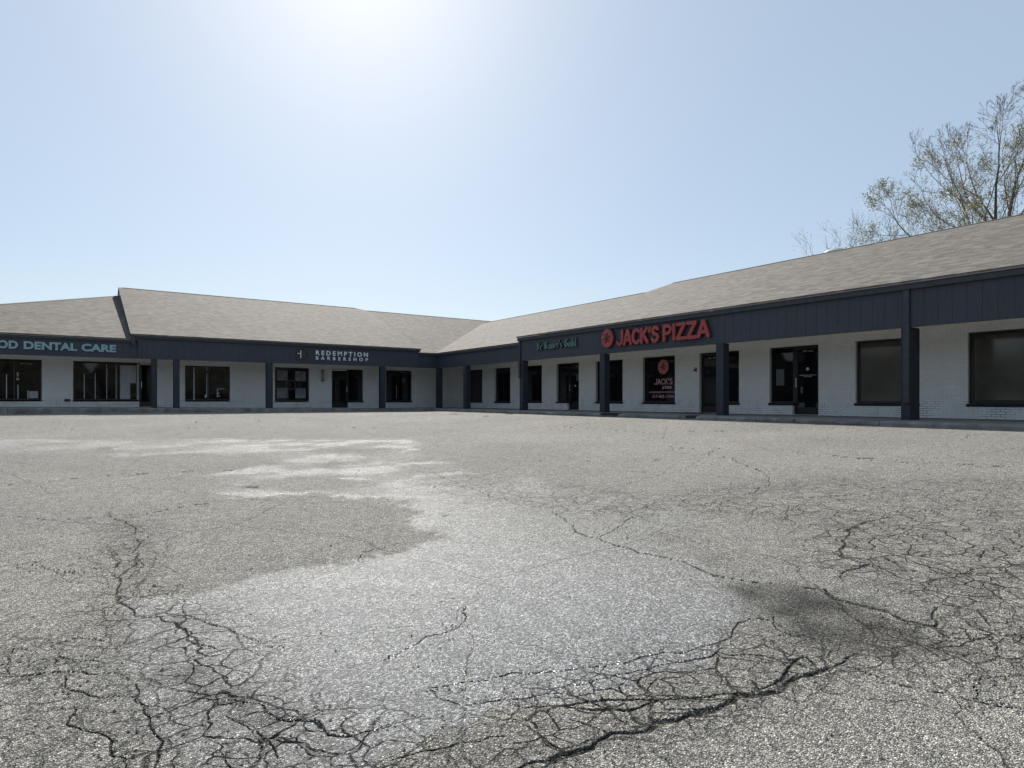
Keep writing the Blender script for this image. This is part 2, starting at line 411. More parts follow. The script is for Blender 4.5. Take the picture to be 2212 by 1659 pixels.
def poly_sdf(X, Y, poly):
    """signed distance, positive inside"""
    d2 = np.full(X.shape, 1e9); inside = np.zeros(X.shape, bool)
    n = len(poly)
    for i in range(n):
        x0, y0 = poly[i]; x1, y1 = poly[(i+1) % n]
        dx, dy = x1-x0, y1-y0
        L = dx*dx+dy*dy + 1e-12
        t = np.clip(((X-x0)*dx+(Y-y0)*dy)/L, 0, 1)
        d2 = np.minimum(d2, (X-x0-t*dx)**2+(Y-y0-t*dy)**2)
        if y0 != y1:
            c = ((y0 > Y) != (y1 > Y)) & (X < (x1-x0)*(Y-y0)/(y1-y0)+x0)
            inside ^= c
    d = np.sqrt(d2)
    return np.where(inside, d, -d)

def sstep(a, b, x):
    t = np.clip((x-a)/(b-a), 0, 1)
    return t*t*(3-2*t)

def build_ground():
    inv = np.concatenate([np.linspace(1/0.35, 0.46, 40, endpoint=False), np.arange(0.46, 1/60.0, -0.00088), 1/np.array([66., 80, 110, 160, 260, 420, 700])])
    rad = 1 / inv
    # heading angles measured clockwise from +Y; the camera looks along 35 degrees
    fine = np.arange(-9.0, 79.0, 0.078)
    coarse = np.concatenate([np.arange(79.0, 351.0, 4.0)])
    ang = np.radians(np.concatenate([fine, coarse]))
    nr, na = len(rad), len(ang)
    A, Rr = np.meshgrid(ang, rad)
    X = Rr*np.sin(A); Y = Rr*np.cos(A)
    Z = _terrain(X, Y)
    dist = Rr
    jx = (vnoise(X, Y, 2.5, 11)-0.5); jy = (vnoise(X, Y, 2.5, 51)-0.5)
    jf = np.clip(dist/6, 0.35, 2.2)
    hx = vnoise(X, Y, 14, 21, 2)-0.5; hy = vnoise(X, Y, 14, 71, 2)-0.5
    Xw = X + jx*0.22*jf + hx*0.05*jf; Yw = Y + jy*0.22*jf + hy*0.05*jf
    near = dist < 45
    wet_glare = np.zeros_like(X); dark = np.zeros_like(X); alg = np.zeros_like(X)
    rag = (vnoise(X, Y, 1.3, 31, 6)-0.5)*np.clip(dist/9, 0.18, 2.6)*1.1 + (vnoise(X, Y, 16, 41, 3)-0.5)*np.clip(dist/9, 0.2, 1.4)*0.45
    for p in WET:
        wet_glare = np.maximum(wet_glare, sstep(-1, 2, (poly_sdf(Xw, Yw, p) + rag)/(0.008 + 0.008*dist)))
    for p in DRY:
        wet_glare *= 1 - sstep(-1, 2, (poly_sdf(Xw, Yw, p) + rag*0.8)/(0.008 + 0.008*dist))
    # sun glare falloff put into the damp mask: weaker uphill and sideways, streaky further up
    wet_glare *= 1 - 0.42*sstep(3.6, 6.5, dist)
    wet_glare *= 1 - 0.6*sstep(1.9, 4.1, X - 0.12*Y)*(dist < 30)*sstep(12, 6, dist)
    wet_glare *= 1 - 0.55*sstep(1.5, 0.2, X)*sstep(5.5, 4.0, dist)
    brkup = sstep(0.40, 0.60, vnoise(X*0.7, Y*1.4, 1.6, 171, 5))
    wet_glare *= 1 - 0.75*sstep(6.5, 10, dist)*(1-brkup)
    wet_glare *= 1 - 0.30*sstep(9, 13, dist)
    for i, p in enumerate(DARK[:-1]):
        if i == 5: continue
        soft = 0.13 if i < 2 else 0.03
        dark = np.maximum(dark, sstep(-soft, soft*1.6, poly_sdf(Xw, Yw, p) + (vnoise(X, Y, 6, 61, 5)-0.5)*0.25))
    for p in ALLIGATOR:
        alg = np.maximum(alg, sstep(-0.35, 0.35, poly_sdf(Xw, Yw, p))*(0.45 if p is ALLIGATOR[3] else 1.0))
    alg *= 1 - 0.55*sstep(5.5, 9, dist)
    crack = np.zeros_like(X)
    ca = np.clip(dist/7, 0.6, 2.0)
    XC = X + (vnoise(X, Y, 7, 91, 4)-0.5)*0.10*ca; YC = Y + (vnoise(X, Y, 7, 131, 4)-0.5)*0.10*ca
    rng = random.Random(5)
    for w, pl in CRACKS:
        pts = [pl[0]]
        for a, b in zip(pl, pl[1:]):
            L = math.hypot(b[0]-a[0], b[1]-a[1])
            n = max(1, int(L/0.07))
            n = min(n, 60)
            for k in range(1, n+1):
                t = k/n
                j = 0.016*min(1.5, L/n/0.1)
                pts.append((a[0]+(b[0]-a[0])*t+rng.uniform(-j, j), a[1]+(b[1]-a[1])*t+rng.uniform(-j, j)))
        for i, (a, b) in enumerate(zip(pts, pts[1:])):
            dc = math.hypot((a[0]+b[0])/2, (a[1]+b[1])/2)
            e_ = min(1.0, 0.25+min(i, len(pts)-2-i)*0.16)
            ww = w*(0.30 if w > 0.024 else 0.19)*(0.35+1.3*rng.random())*e_*max(1.0, dc/7)
            m = ww*2.2 + 0.06*max(0.6, min(2.0, dc/7))
            r0 = min(math.hypot(*a), math.hypot(*b))-m; r1 = max(math.hypot(*a), math.hypot(*b))+m
            an = [math.degrees(math.atan2(q[0], q[1])) for q in (a, b)]
            ma = math.degrees(m/max(0.5, r0))
            i0 = np.searchsorted(rad, r0); i1 = np.searchsorted(rad, r1)
            k0 = int((min(an)-ma+9)/0.078); k1 = int((max(an)+ma+9)/0.078)+1
            k0 = max(0, k0); k1 = min(len(fine), k1)
            if k1 <= k0 or i1 <= i0: continue
            sx = XC[i0:i1, k0:k1]; sy = YC[i0:i1, k0:k1]
            dx, dy = b[0]-a[0], b[1]-a[1]
            t = np.clip(((sx-a[0])*dx+(sy-a[1])*dy)/(dx*dx+dy*dy+1e-12), 0, 1)
            d = np.sqrt((sx-a[0]-t*dx)**2+(sy-a[1]-t*dy)**2)
            c = 1 - sstep(ww*0.4, ww*1.5+0.002, d)
            crack[i0:i1, k0:k1] = np.maximum(crack[i0:i1, k0:k1], c)
    und = (vnoise(X, Y, 1.1, 5)-0.5)*0.016 + (vnoise(X, Y, 5.0, 9)-0.5)*0.007*(0.4+alg)
    Z = Z + und*np.clip(1.3-dist/25, 0.1, 1) - crack*0.010*np.clip(1.2-dist/10, 0, 1) - dark*0.006
    verts = np.stack([X, Y, Z], -1).reshape(-1, 3)
    n0 = len(verts)
    verts = np.vstack([verts, [[0, 0, -1.45]]])
    ii, kk = np.meshgrid(np.arange(nr-1), np.arange(na), indexing='ij')
    k2 = (kk+1) % na
    quads = np.stack([ii*na+kk, (ii+1)*na+kk, (ii+1)*na+k2, ii*na+k2], -1).reshape(-1, 4)[:, ::-1]
    quads = quads[:, ::-1]
    # clockwise angles: reverse so that normals point up
    quads = quads[:, [0, 3, 2, 1]]
    ka = np.arange(na)
    tris = np.stack([np.full(na, n0), ka, (ka+1) % na], -1)[:, [0, 2, 1]]
    me = bpy.data.meshes.new('asphalt_lot')
    nq, nt_ = len(quads), len(tris)
    me.vertices.add(len(verts)); me.vertices.foreach_set('co', verts.astype(np.float32).ravel())
    me.loops.add(nq*4+nt_*3)
    me.loops.foreach_set('vertex_index', np.concatenate([quads.ravel(), tris.ravel()]).astype(np.int32))
    me.polygons.add(nq+nt_)
    ls = np.concatenate([np.arange(nq)*4, nq*4+np.arange(nt_)*3]).astype(np.int32)
    me.polygons.foreach_set('loop_start', ls)
    me.polygons.foreach_set('use_smooth', np.ones(nq+nt_, bool))
    me.update(calc_edges=True)
    for nm, arr in (('wet_glare', wet_glare), ('dark', dark), ('alligator', alg), ('crack', crack)):
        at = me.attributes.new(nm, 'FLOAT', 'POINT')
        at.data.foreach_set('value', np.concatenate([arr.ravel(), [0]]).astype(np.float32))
    o = bpy.data.objects.new('asphalt_lot', me)
    COL.objects.link(o)
    tag(o, kind='structure')
    if me.polygons[nq//2].normal.z < 0: me.flip_normals()
    # ---- material
    m, nt, p = mat_base('weathered_asphalt')
    co = objco(nt)
    L = nt.links
    def attr(n):
        a = N(nt, 'ShaderNodeAttribute'); a.attribute_name = n; return a.outputs['Fac']
    wet_glareA, darkA, algA, crkA = attr('wet_glare'), attr('dark'), attr('alligator'), attr('crack')
    # aggregate
    v1 = N(nt, 'ShaderNodeTexVoronoi'); inp(v1, Scale=150.0); L.new(co, v1.inputs['Vector'])
    v2 = N(nt, 'ShaderNodeTexVoronoi'); inp(v2, Scale=82.0); L.new(co, v2.inputs['Vector'])
    sepc = N(nt, 'ShaderNodeSeparateColor'); L.new(v1.outputs['Color'], sepc.inputs[0])
    sepd = N(nt, 'ShaderNodeSeparateColor'); L.new(v2.outputs['Color'], sepd.inputs[0])
    stone = ramp(nt, sepc.outputs[0], [(0.0, (0.16, 0.158, 0.152)), (0.45, (0.315, 0.311, 0.297)), (0.8, (0.475, 0.467, 0.443)), (1.0, (0.82, 0.80, 0.755))])
    gaps = ramp(nt, v1.outputs['Distance'], [(0.3, (1, 1, 1)), (0.7, (0.34, 0.34, 0.34))])
    col = mixc(nt, 1.0, stone, gaps, 'MULTIPLY')
    bigst = ramp(nt, sepd.outputs[1], [(0.2, (0.86, 0.86, 0.86)), (0.9, (1.16, 1.15, 1.12))])
    col = mixc(nt, 1.0, col, bigst, 'MULTIPLY')
    spk2 = ramp(nt, noise_(nt, co, 58, 2, 0.6), [(0.34, (0.68, 0.68, 0.68)), (0.64, (1.34, 1.33, 1.30))])
    col = mixc(nt, 1.0, col, spk2, 'MULTIPLY')
    mid = ramp(nt, noise_(nt, co, 9, 6, 0.8), [(0.3, (0.72, 0.72, 0.72)), (0.7, (1.3, 1.29, 1.27))])
    col = mixc(nt, 1.0, col, mid, 'MULTIPLY')
    big = ramp(nt, noise_(nt, co, 0.35, 6, 0.6), [(0.3, (0.86, 0.86, 0.87)), (0.7, (1.12, 1.11, 1.08))])
    col = mixc(nt, 1.0, col, big, 'MULTIPLY')
    # dark specks: tar drips and lost stones
    v3 = N(nt, 'ShaderNodeTexVoronoi'); inp(v3, Scale=5.0); L.new(co, v3.inputs['Vector'])
    spk = ramp(nt, v3.outputs['Distance'], [(0.045, (1, 1, 1)), (0.07, (0, 0, 0))])
    # alligator cracking in two sizes
    dn = N(nt, 'ShaderNodeTexNoise'); inp(dn, Scale=3.2, Detail=5, Roughness=0.5); L.new(co, dn.inputs['Vector'])
    off = N(nt, 'ShaderNodeVectorMath', operation='MULTIPLY_ADD'); L.new(dn.outputs['Color'], off.inputs[0])
    off.inputs[1].default_value = (0.26, 0.26, 0); L.new(co, off.inputs[2])
    def net(scale, w0, w1):
        v = N(nt, 'ShaderNodeTexVoronoi', feature='DISTANCE_TO_EDGE', voronoi_dimensions='2D'); inp(v, Scale=scale)
        L.new(off.outputs[0], v.inputs['Vector'])
        return ramp(nt, v.outputs['Distance'], [(w0, (1, 1, 1)), (w1, (0, 0, 0))])
    brk = ramp(nt, noise_(nt, co, 1.6, 4, 0.6), [(0.22, (0, 0, 0)), (0.40, (1, 1, 1))])
    brk2 = ramp(nt, noise_(nt, co, 2.3, 4, 0.6), [(0.36, (0, 0, 0)), (0.50, (1, 1, 1))])
    n1 = math_(nt, 'MULTIPLY', net(3.0, 0.012, 0.028), brk)
    n2 = math_(nt, 'MULTIPLY', net(6.6, 0.018, 0.045), brk2)
    n3 = math_(nt, 'MULTIPLY', math_(nt, 'MULTIPLY', net(13.0, 0.03, 0.06), brk2), 0.35)
    n2 = math_(nt, 'MAXIMUM', n2, n3)
    nets = math_(nt, 'MULTIPLY', math_(nt, 'MAXIMUM', n1, n2), algA)
    # faint hairline cracks everywhere
    hair = math_(nt, 'MULTIPLY', math_(nt, 'MULTIPLY', net(0.45, 0.001, 0.004), brk), 0.55)
    allc = math_(nt, 'MAXIMUM', math_(nt, 'MAXIMUM', nets, crkA), hair, True)
    gn = ramp(nt, noise_(nt, co, 28, 3, 0.7), [(0.35, (0.45, 0.45, 0.45)), (0.6, (1, 1, 1))])
    allc2 = math_(nt, 'MULTIPLY', allc, gn)
    # wet asphalt is darker and glossier
    wn_ = math_(nt, 'MULTIPLY', wet_glareA, ramp(nt, noise_(nt, co, 2.6, 7, 0.78), [(0.30, (0.6, 0.6, 0.6)), (0.52, (1, 1, 1))]))
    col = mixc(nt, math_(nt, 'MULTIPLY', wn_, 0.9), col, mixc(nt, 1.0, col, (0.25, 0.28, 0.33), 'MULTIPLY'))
    vp = N(nt, 'ShaderNodeTexVoronoi', voronoi_dimensions='2D'); inp(vp, Scale=7.5); L.new(off.outputs[0], vp.inputs['Vector'])
    sp = N(nt, 'ShaderNodeSeparateColor'); L.new(vp.outputs['Color'], sp.inputs[0])
    plate = ramp(nt, sp.outputs[0], [(0.0, (0.82, 0.82, 0.82)), (1.0, (1.2, 1.19, 1.17))])
    col = mixc(nt, algA, col, mixc(nt, 1.0, col, plate, 'MULTIPLY'))
    rim = math_(nt, 'MULTIPLY', algA, 0.12)
    col = mixc(nt, rim, col, (0.07, 0.066, 0.06))
    dmot = ramp(nt, noise_(nt, co, 4.5, 6, 0.7), [(0.32, (0.3, 0.3, 0.3)), (0.6, (0.95, 0.95, 0.95))])
    col = mixc(nt, math_(nt, 'MULTIPLY', darkA, dmot), col, mixc(nt, 1.0, col, (0.22, 0.22, 0.225), 'MULTIPLY'))
    col = mixc(nt, math_(nt, 'MULTIPLY', spk, 0.8), col, (0.02, 0.02, 0.02))
    col = mixc(nt, allc2, col, (0.016, 0.015, 0.013))
    L.new(col, p.inputs['Base Color'])
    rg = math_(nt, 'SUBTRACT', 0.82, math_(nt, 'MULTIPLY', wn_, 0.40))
    rg = math_(nt, 'ADD', rg, math_(nt, 'MULTIPLY', sepc.outputs[1], 0.12))
    rg = math_(nt, 'MAXIMUM', rg, math_(nt, 'MULTIPLY', allc, 0.9), True)
    L.new(rg, p.inputs['Roughness'])
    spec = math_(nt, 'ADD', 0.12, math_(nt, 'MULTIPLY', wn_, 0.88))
    spec = math_(nt, 'MULTIPLY', spec, math_(nt, 'SUBTRACT', 1.0, allc))
    spec = math_(nt, 'MULTIPLY', spec, math_(nt, 'SUBTRACT', 1.0, math_(nt, 'MULTIPLY', darkA, 0.7)))
    L.new(spec, p.inputs['Specular IOR Level'])
    # water film stands on some stones and drains from others
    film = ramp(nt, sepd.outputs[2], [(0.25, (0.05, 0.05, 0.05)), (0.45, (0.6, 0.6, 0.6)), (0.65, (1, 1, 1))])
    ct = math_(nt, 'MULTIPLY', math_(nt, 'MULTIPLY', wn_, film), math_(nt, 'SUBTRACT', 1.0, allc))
    glint_tone = ramp(nt, sepd.outputs[0], [(0.25, (0.08, 0.08, 0.08)), (0.5, (0.66, 0.69, 0.73)), (0.85, (3.0, 3.05, 3.15))])  # glitter of the damp patch painted into the base colour, stone by stone
    col2 = mixc(nt, wn_, col, mixc(nt, 1.0, col, glint_tone, 'MULTIPLY'))
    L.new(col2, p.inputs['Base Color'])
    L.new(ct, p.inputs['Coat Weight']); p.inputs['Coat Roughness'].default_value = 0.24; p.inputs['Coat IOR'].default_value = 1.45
    h = math_(nt, 'ADD', math_(nt, 'MULTIPLY', v1.outputs['Distance'], -1.0), math_(nt, 'MULTIPLY', sepc.outputs[2], 0.35))
    h = math_(nt, 'ADD', h, math_(nt, 'MULTIPLY', v2.outputs['Distance'], -0.6))
    b1 = bump_(nt, h, 1.0, 0.008, None)
    b2 = bump_(nt, math_(nt, 'MULTIPLY', allc, -1.0), 0.9, 0.02, p, b1)
    hc = math_(nt, 'ADD', math_(nt, 'MULTIPLY', v2.outputs['Distance'], -1.0), math_(nt, 'MULTIPLY', noise_(nt, co, 55, 3, 0.7), 0.9))
    bc = bump_(nt, hc, 1.0, 0.010, None)
    L.new(bc, p.inputs['Coat Normal'])
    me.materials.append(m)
    return o
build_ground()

def loose_stones():
    rn = random.Random(8); mb = MB()
    lines = [pl for w, pl in CRACKS if math.hypot(*pl[0]) < 7]
    for k in range(1500):
        if rn.random() < 0.6:
            pl = rn.choice(lines); i = rn.randrange(len(pl)-1); t = rn.random()
            x = pl[i][0]+(pl[i+1][0]-pl[i][0])*t+rn.gauss(0, .07); y = pl[i][1]+(pl[i+1][1]-pl[i][1])*t+rn.gauss(0, .07)
        else:
            a = R(rn.uniform(-8, 78)); d = rn.uniform(1.9, 9); x, y = d*math.sin(a), d*math.cos(a)
        z = float(_terrain(np.array([x]), np.array([y]))[0]) + 0.001
        s_ = rn.uniform(0.003, 0.009)*(1.6 if rn.random() < .06 else 1)
        c_ = Vector((x, y, z)); vs = []
        for q in ((1,0,0),(-.2,1,0),(-1,-.1,0),(.1,-1,0),(0.1,0.1,.9),(0,0,-.5)):
            vs.append(c_+Vector(q)*s_*rn.uniform(.7, 1.25))
        mb.add(vs, [(0,1,4),(1,2,4),(2,3,4),(3,0,4),(1,0,5),(2,1,5),(3,2,5),(0,3,5)])
    m = simple('loose_stone', (0.16, 0.15, 0.135), 0.85, var=0.75, scale=3)
    tag(mb.build('loose_grit', m), 'loose grit and small stones scattered over the cracked asphalt', 'grit', kind='stuff')
loose_stones()
# ---------------------------------------------------------------- pavement and kerb
WALKZ = -0.54
def walk_z_left(x):            # the pavement of the left wing climbs gently to the left
    t = min(max((14.0 - x) / 12.0, 0), 1.3)
    return WALKZ + 0.14 * t
mb = MB()
mb.box(16.3, 20.1, -8.0, 31.9, -0.9, WALKZ)
mb.box(16.3, 20.1, 31.9, 35.4, -0.9, WALKZ)
xs = [16.3, 14, 12, 10, 8, 6, 4, 2, 0, -2, -4, -8.6]
for a, b in zip(xs, xs[1:]):
    za, zb = walk_z_left(a), walk_z_left(b)
    mb.add([(a,32.1,-.9),(a,35.4,-.9),(b,35.4,-.9),(b,32.1,-.9),(a,32.1,za),(a,35.4,za),(b,35.4,zb),(b,32.1,zb)],
           [(0,1,2,3),(4,7,6,5),(0,4,5,1),(1,5,6,2),(2,6,7,3),(3,7,4,0)])
m, nt, p = mat_base('pavement_concrete')
co = objco(nt)
sx = N(nt, 'ShaderNodeSeparateXYZ'); nt.links.new(co, sx.inputs[0])
base = ramp(nt, noise_(nt, co, 1.1, 7, 0.65), [(0.25, (0.15, 0.147, 0.14)), (0.5, (0.23, 0.225, 0.215)), (0.75, (0.29, 0.285, 0.27))])
gr = ramp(nt, noise_(nt, co, 40, 3, 0.7), [(0.3, (0.8, 0.8, 0.8)), (0.7, (1.15, 1.15, 1.15))])
jy = math_(nt, 'LESS_THAN', math_(nt, 'FRACT', math_(nt, 'DIVIDE', sx.outputs[1], 2.44)), 0.006)
jx = math_(nt, 'LESS_THAN', math_(nt, 'FRACT', math_(nt, 'DIVIDE', sx.outputs[0], 2.44)), 0.006)
c = mixc(nt, 1.0, base, gr, 'MULTIPLY')
nt.links.new(mixc(nt, math_(nt, 'MAXIMUM', jy, jx), c, (0.02, 0.02, 0.02)), p.inputs['Base Color'])
inp(p, Roughness=0.9); p.inputs['Specular IOR Level'].default_value = 0.2
bump_(nt, noise_(nt, co, 35, 3), 0.4, 0.01, p)
tag(mb.build('pavement', m), kind='structure')

mb = MB(); rk = random.Random(3)
def kerb_piece(mb, axis, a, b, face, ztop, dz0=0, dz1=0, din=0):
    """one cast length with rounded nose; axis y: runs along Y, face looks to -X"""
    prof = [(0.0, -0.95), (0.0, ztop-0.05), (0.015, ztop-0.018), (0.05, ztop), (0.197, ztop+0.003), (0.197, -0.95)]
    vs = []
    for s, dz in ((a, dz0), (b, dz1)):
        for d, z in prof:
            zz = z + (dz if z > -0.9 else 0)
            vs.append((face + d + din, s, zz) if axis == 'y' else (s, face + d + din, zz))
    n = len(prof)
    fs = [(k, k+1, n+k+1, n+k) for k in range(n-1)] + [tuple(range(n)), tuple(range(2*n-1, n-1, -1))]
    if axis == 'x': fs = [f[::-1] for f in fs]
    mb.add(vs, fs)
y = -8.0
while y < 31.8:
    L = 3.05 if not 5.5 < y < 9 else rk.uniform(0.5, 1.3)
    e = min(y + L - rk.uniform(0.012, 0.03), 31.9)
    brk = 6.3 < y < 8.6
    kerb_piece(mb, 'y', y, e, 16.1 + rk.uniform(-0.012, 0.012), WALKZ, rk.uniform(-0.05, 0) if brk else rk.uniform(-0.012, 0), rk.uniform(-0.07, 0) if brk else rk.uniform(-0.012, 0), rk.uniform(0, 0.05) if brk else 0)
    y += L
x = -8.5
while x < 16.0:
    e = min(x + 3.03, 16.28)
    kerb_piece(mb, 'x', x, e, 31.9, walk_z_left(x), 0, walk_z_left(e) - walk_z_left(x))
    x += 3.05
tag(mb.build('kerb', M['kerb']), kind='structure')

# loose broken kerb stone and storm inlet in the kerb
def rubble(x, y, z, s, seed):
    r = random.Random(seed); mb = MB()
    ring = []
    n = 7
    for lv, (hh, sc) in enumerate(((0, 1), (0.5, 0.95), (0.95, 0.6))):
        for k in range(n):
            t = 2*math.pi*k/n
            q = s*sc*r.uniform(0.75, 1.15)
            ring.append((x+math.cos(t)*q*0.8, y+math.sin(t)*q*1.5, z+hh*s*0.7*r.uniform(0.85, 1.1)))
    fs = []
    for l in range(2):
        for k in range(n): fs.append((l*n+k, l*n+(k+1) % n, (l+1)*n+(k+1) % n, (l+1)*n+k))
    fs.append(tuple(range(2*n, 3*n))); mb.add(ring, fs)
    return mb
tag(rubble(15.95, 7.95, -0.665, 0.17, 4).build('broken_concrete', M['kerb']), 'broken chunk of kerb concrete lying left of the nearest dark post', 'rubble', 'loose bits of kerb concrete')
tag(rubble(15.93, 6.9, -0.665, 0.07, 9).build('broken_concrete', M['kerb']), 'small broken stone of kerb concrete right below the nearest dark post', 'rubble', 'loose bits of kerb concrete')
mb = MB()
mb.box(16.085, 16.34, 16.25, 17.15, -0.60, -0.532)
for k in range(6): mb.box(16.075, 16.35, 16.3+k*0.15, 16.34+k*0.15, -0.60, -0.522)
tag(mb.build('kerb_inlet', M['blackret']), 'dark iron inlet set in the kerb below the window with the phone number', 'drain inlet')
mb = MB(); mb.box(16.085, 16.3, 12.75, 13.15, -0.62, -0.531).box(16.09, 16.28, 12.80, 13.1, -0.531, -0.526)
tag(mb.build('kerb_inlet', M['blackret']), 'small dark gap in the kerb beside the second nearest post', 'drain inlet')

# ---------------------------------------------------------------- the shopping building
B = empty('shopping_building', (20.0, 35.3, WALKZ))
tag(B, 'long L-shaped white brick shop building with slate blue fascia and taupe shingle roof', 'building')
ZT = 2.10
def wall_right():
    ops = [(31.72, 33.36, [(31.72, 33.36, -0.22)], 1.81), (28.74, 30.37, [(28.74, 30.37, -0.22)], 1.81), (25.81, 27.61, [(25.81, 27.61, -0.20)], 1.81),
           (22.85, 24.59, [(23.71, 24.59, -0.20)], 1.80), (19.87, 21.65, [(19.87, 21.65, -0.20)], 1.79), (16.89, 18.66, [(16.89, 18.66, -0.21)], 1.80),
           (13.88, 15.67, [(13.88, 14.78, -0.21)], 1.81), (10.88, 12.65, [(11.78, 12.65, -0.21)], 1.81), (7.90, 9.69, [(7.90, 9.69, -0.20)], 1.82),
           (4.90, 6.69, [(4.90, 6.69, -0.20)], 1.83), (1.9, 3.7, [(1.9, 3.7, -0.20)], 1.83)]
    mb = MB(); X0, X1 = 20.0, 20.22
    cur = 35.3
    for a, b, lows, top in ops:
        mb.box(X0, X1, b, cur, -0.9, ZT)
        mb.box(X0, X1, a, b, top, ZT)
        for l0, l1, zs in lows: mb.box(X0, X1, l0, l1, -0.9, zs)
        cur = a
    mb.box(X0, X1, -8.0, cur, -0.9, ZT)
    mb.build('wall', M['brick_y'], B)
def wall_left():
    ops = [(-5.2, -1.46, [(-5.2, -1.46, -0.11)], 1.79), (-0.30, 2.35, [(-0.30, 2.35, -0.12)], 1.79), (2.35, 2.90, [], 1.79), (4.35, 6.48, [(4.35, 6.48, -0.14)], 1.72),
           (8.76, 10.64, [(8.76, 10.64, -0.17)], 1.76), (11.94, 13.84, [(12.93, 13.84, -0.19)], 1.75), (15.30, 17.04, [(15.30, 17.04, -0.20)], 1.77)]
    mb = MB(); Y0, Y1 = 35.3, 35.52
    cur = -8.5
    for a, b, lows, top in ops:
        mb.box(cur, a, Y0, Y1, -0.9, ZT)
        mb.box(a, b, Y0, Y1, top, ZT)
        for l0, l1, zs in lows: mb.box(l0, l1, Y0, Y1, -0.9, zs)
        cur = b
    mb.box(cur, 19.995, Y0, Y1, -0.9, ZT)
    mb.build('wall', M['brick_x'], B)
wall_right(); wall_left()
# side and back walls with their gables
mb = MB(); mb.box(36.2, 36.42, -8.0, 53.6, -0.9, 2.55); mb.box(20.23, 36.19, -8.22, -8.0, -0.9, 2.55)
mb.add([(17.42,-8.22,2.56),(36.4,-8.22,2.56),(26.9,-8.22,5.95),(17.42,-8.0,2.56),(36.4,-8.0,2.56),(26.9,-8.0,5.95)], [(0,1,2),(3,5,4),(0,3,4,1),(1,4,5,2),(2,5,3,0)])
mb.box(-8.5, 36.19, 53.6, 53.82, -0.9, 2.4); mb.box(-8.72, -8.5, 35.3, 53.8, -0.9, 2.4)
mb.build('back_wall', M['brick_y'], B)

# soffit
mb = MB(); mb.box(17.41, 20.24, -8.0, 35.5, 2.10, 2.14); mb.box(-8.5, 17.405, 32.75, 35.5, 2.10, 2.14)
mb.build('soffit', M['soffit'], B)
mb = MB(); mb.box(19.96, 19.999, -8.0, 35.26, 2.03, 2.098); mb.box(-8.5, 19.955, 35.262, 35.299, 2.03, 2.098)
mb.build('soffit_trim', M['soffit'], B)

# fascia boards: slate siding panels
FB = 1.84
def part(name, mat, *boxes, bevel=0):
    mb = MB()
    for b in boxes: mb.box(*b)
    return mb.build(name, mat, B, bevel)
part('fascia', M['side_y'], (17.30, 17.40, -8.2, 24.10, FB, 2.90))
part('fascia', M['side_y'], (17.40, 17.48, 24.10, 32.70, FB, 2.66))
part('fascia', M['side_x'], (2.1, 16.20, 32.60, 32.70, FB, 2.84))
part('fascia', M['side_x'], (16.20, 17.395, 32.70, 32.78, FB, 2.66))
part('fascia', M['side_x'], (-8.6, 2.1, 32.66, 32.76, FB, 2.64))
# trim boards under the eaves
part('eave_trim', M['trim'], (17.20, 17.297, -8.3, 24.13, 2.79, 2.93))
part('eave_trim', M['trim'], (17.31, 17.397, 24.14, 32.62, 2.56, 2.68))
part('eave_trim', M['trim'], (2.02, 16.24, 32.50, 32.597, 2.76, 2.89))
part('eave_trim', M['trim'], (16.25, 17.30, 32.61, 32.697, 2.57, 2.69))
part('eave_trim', M['trim'], (-8.7, 2.0, 32.58, 32.657, 2.56, 2.68))
part('drip_edge', M['drip'], (17.15, 17.20, -8.35, 24.12, 2.934, 2.95))
part('drip_edge', M['drip'], (17.27, 17.31, 24.14, 32.6, 2.66, 2.695))
part('drip_edge', M['drip'], (16.26, 17.27, 32.57, 32.61, 2.67, 2.70))
part('drip_edge', M['drip'], (2.0, 16.25, 32.45, 32.50, 2.87, 2.895))
part('drip_edge', M['drip'], (-8.75, 1.98, 32.54, 32.58, 2.66, 2.69))

# roofs
def roof(polys, mat, t=0.05):
    mb = MB()
    for p_ in polys:
        # keep the upper side facing up
        a, b, c_ = (Vector(q) for q in p_[:3])
        if (b-a).cross(c_-a).z < 0: p_ = p_[::-1]
        mb.slab(p_, t)
    return mb.build('roof', mat, B)
EX, EZ, RX, RZ = 17.15, 3.0, 26.9, 6.44
rr = roof([[(EX,-8.5,EZ),(EX,24.12,EZ),(RX,22.8,RZ),(RX,-8.5,RZ)], [(RX,-8.5,RZ),(RX,22.8,RZ),(36.65,22.8,EZ),(36.65,-8.5,EZ)],
           [(EX,24.12,EZ),(RX,24.3,6.21),(RX,22.8,RZ)]], M['roof_y'])
LX, LZ, LRZ = 17.27, 2.73, 6.20
rc = roof([[(LX,24.0,LZ),(LX,32.57,LZ),(RX,42.43,LRZ),(RX,22.7,LRZ)], [(RX,22.7,LRZ),(RX,42.43,LRZ),(36.6,42.43,LZ),(36.6,22.7,LZ)]], M['roof_y'])
rl = roof([[(16.1,32.57,LZ),(LX,32.57,LZ),(RX,42.43,LRZ),(36.6,42.43,LRZ),(36.6,43.4,6.53),(16.1,43.4,6.53)], [(16.1,43.4,6.53),(36.6,43.4,6.53),(36.6,54.2,2.7),(16.1,54.2,2.7)]], M['roof_x'])
rm = roof([[(1.82,32.42,2.94),(16.25,32.42,2.94),(16.4,43.4,6.64),(1.82,43.4,6.64)], [(1.82,43.4,6.64),(16.4,43.4,6.64),(16.4,54.3,2.94),(1.82,54.3,2.94)],
           [(16.25,32.45,2.94),(17.3,43.4,6.535),(16.4,43.4,6.64)]], M['roof_x'])
rd = roof([[(-8.95,32.54,2.73),(2.1,32.54,2.73),(2.1,43.4,6.14),(1.9,43.4,6.14)], [(-8.95,54.2,2.73),(1.9,43.4,6.14),(2.1,43.4,6.14),(2.1,54.2,2.73)]], M['roof_x'])
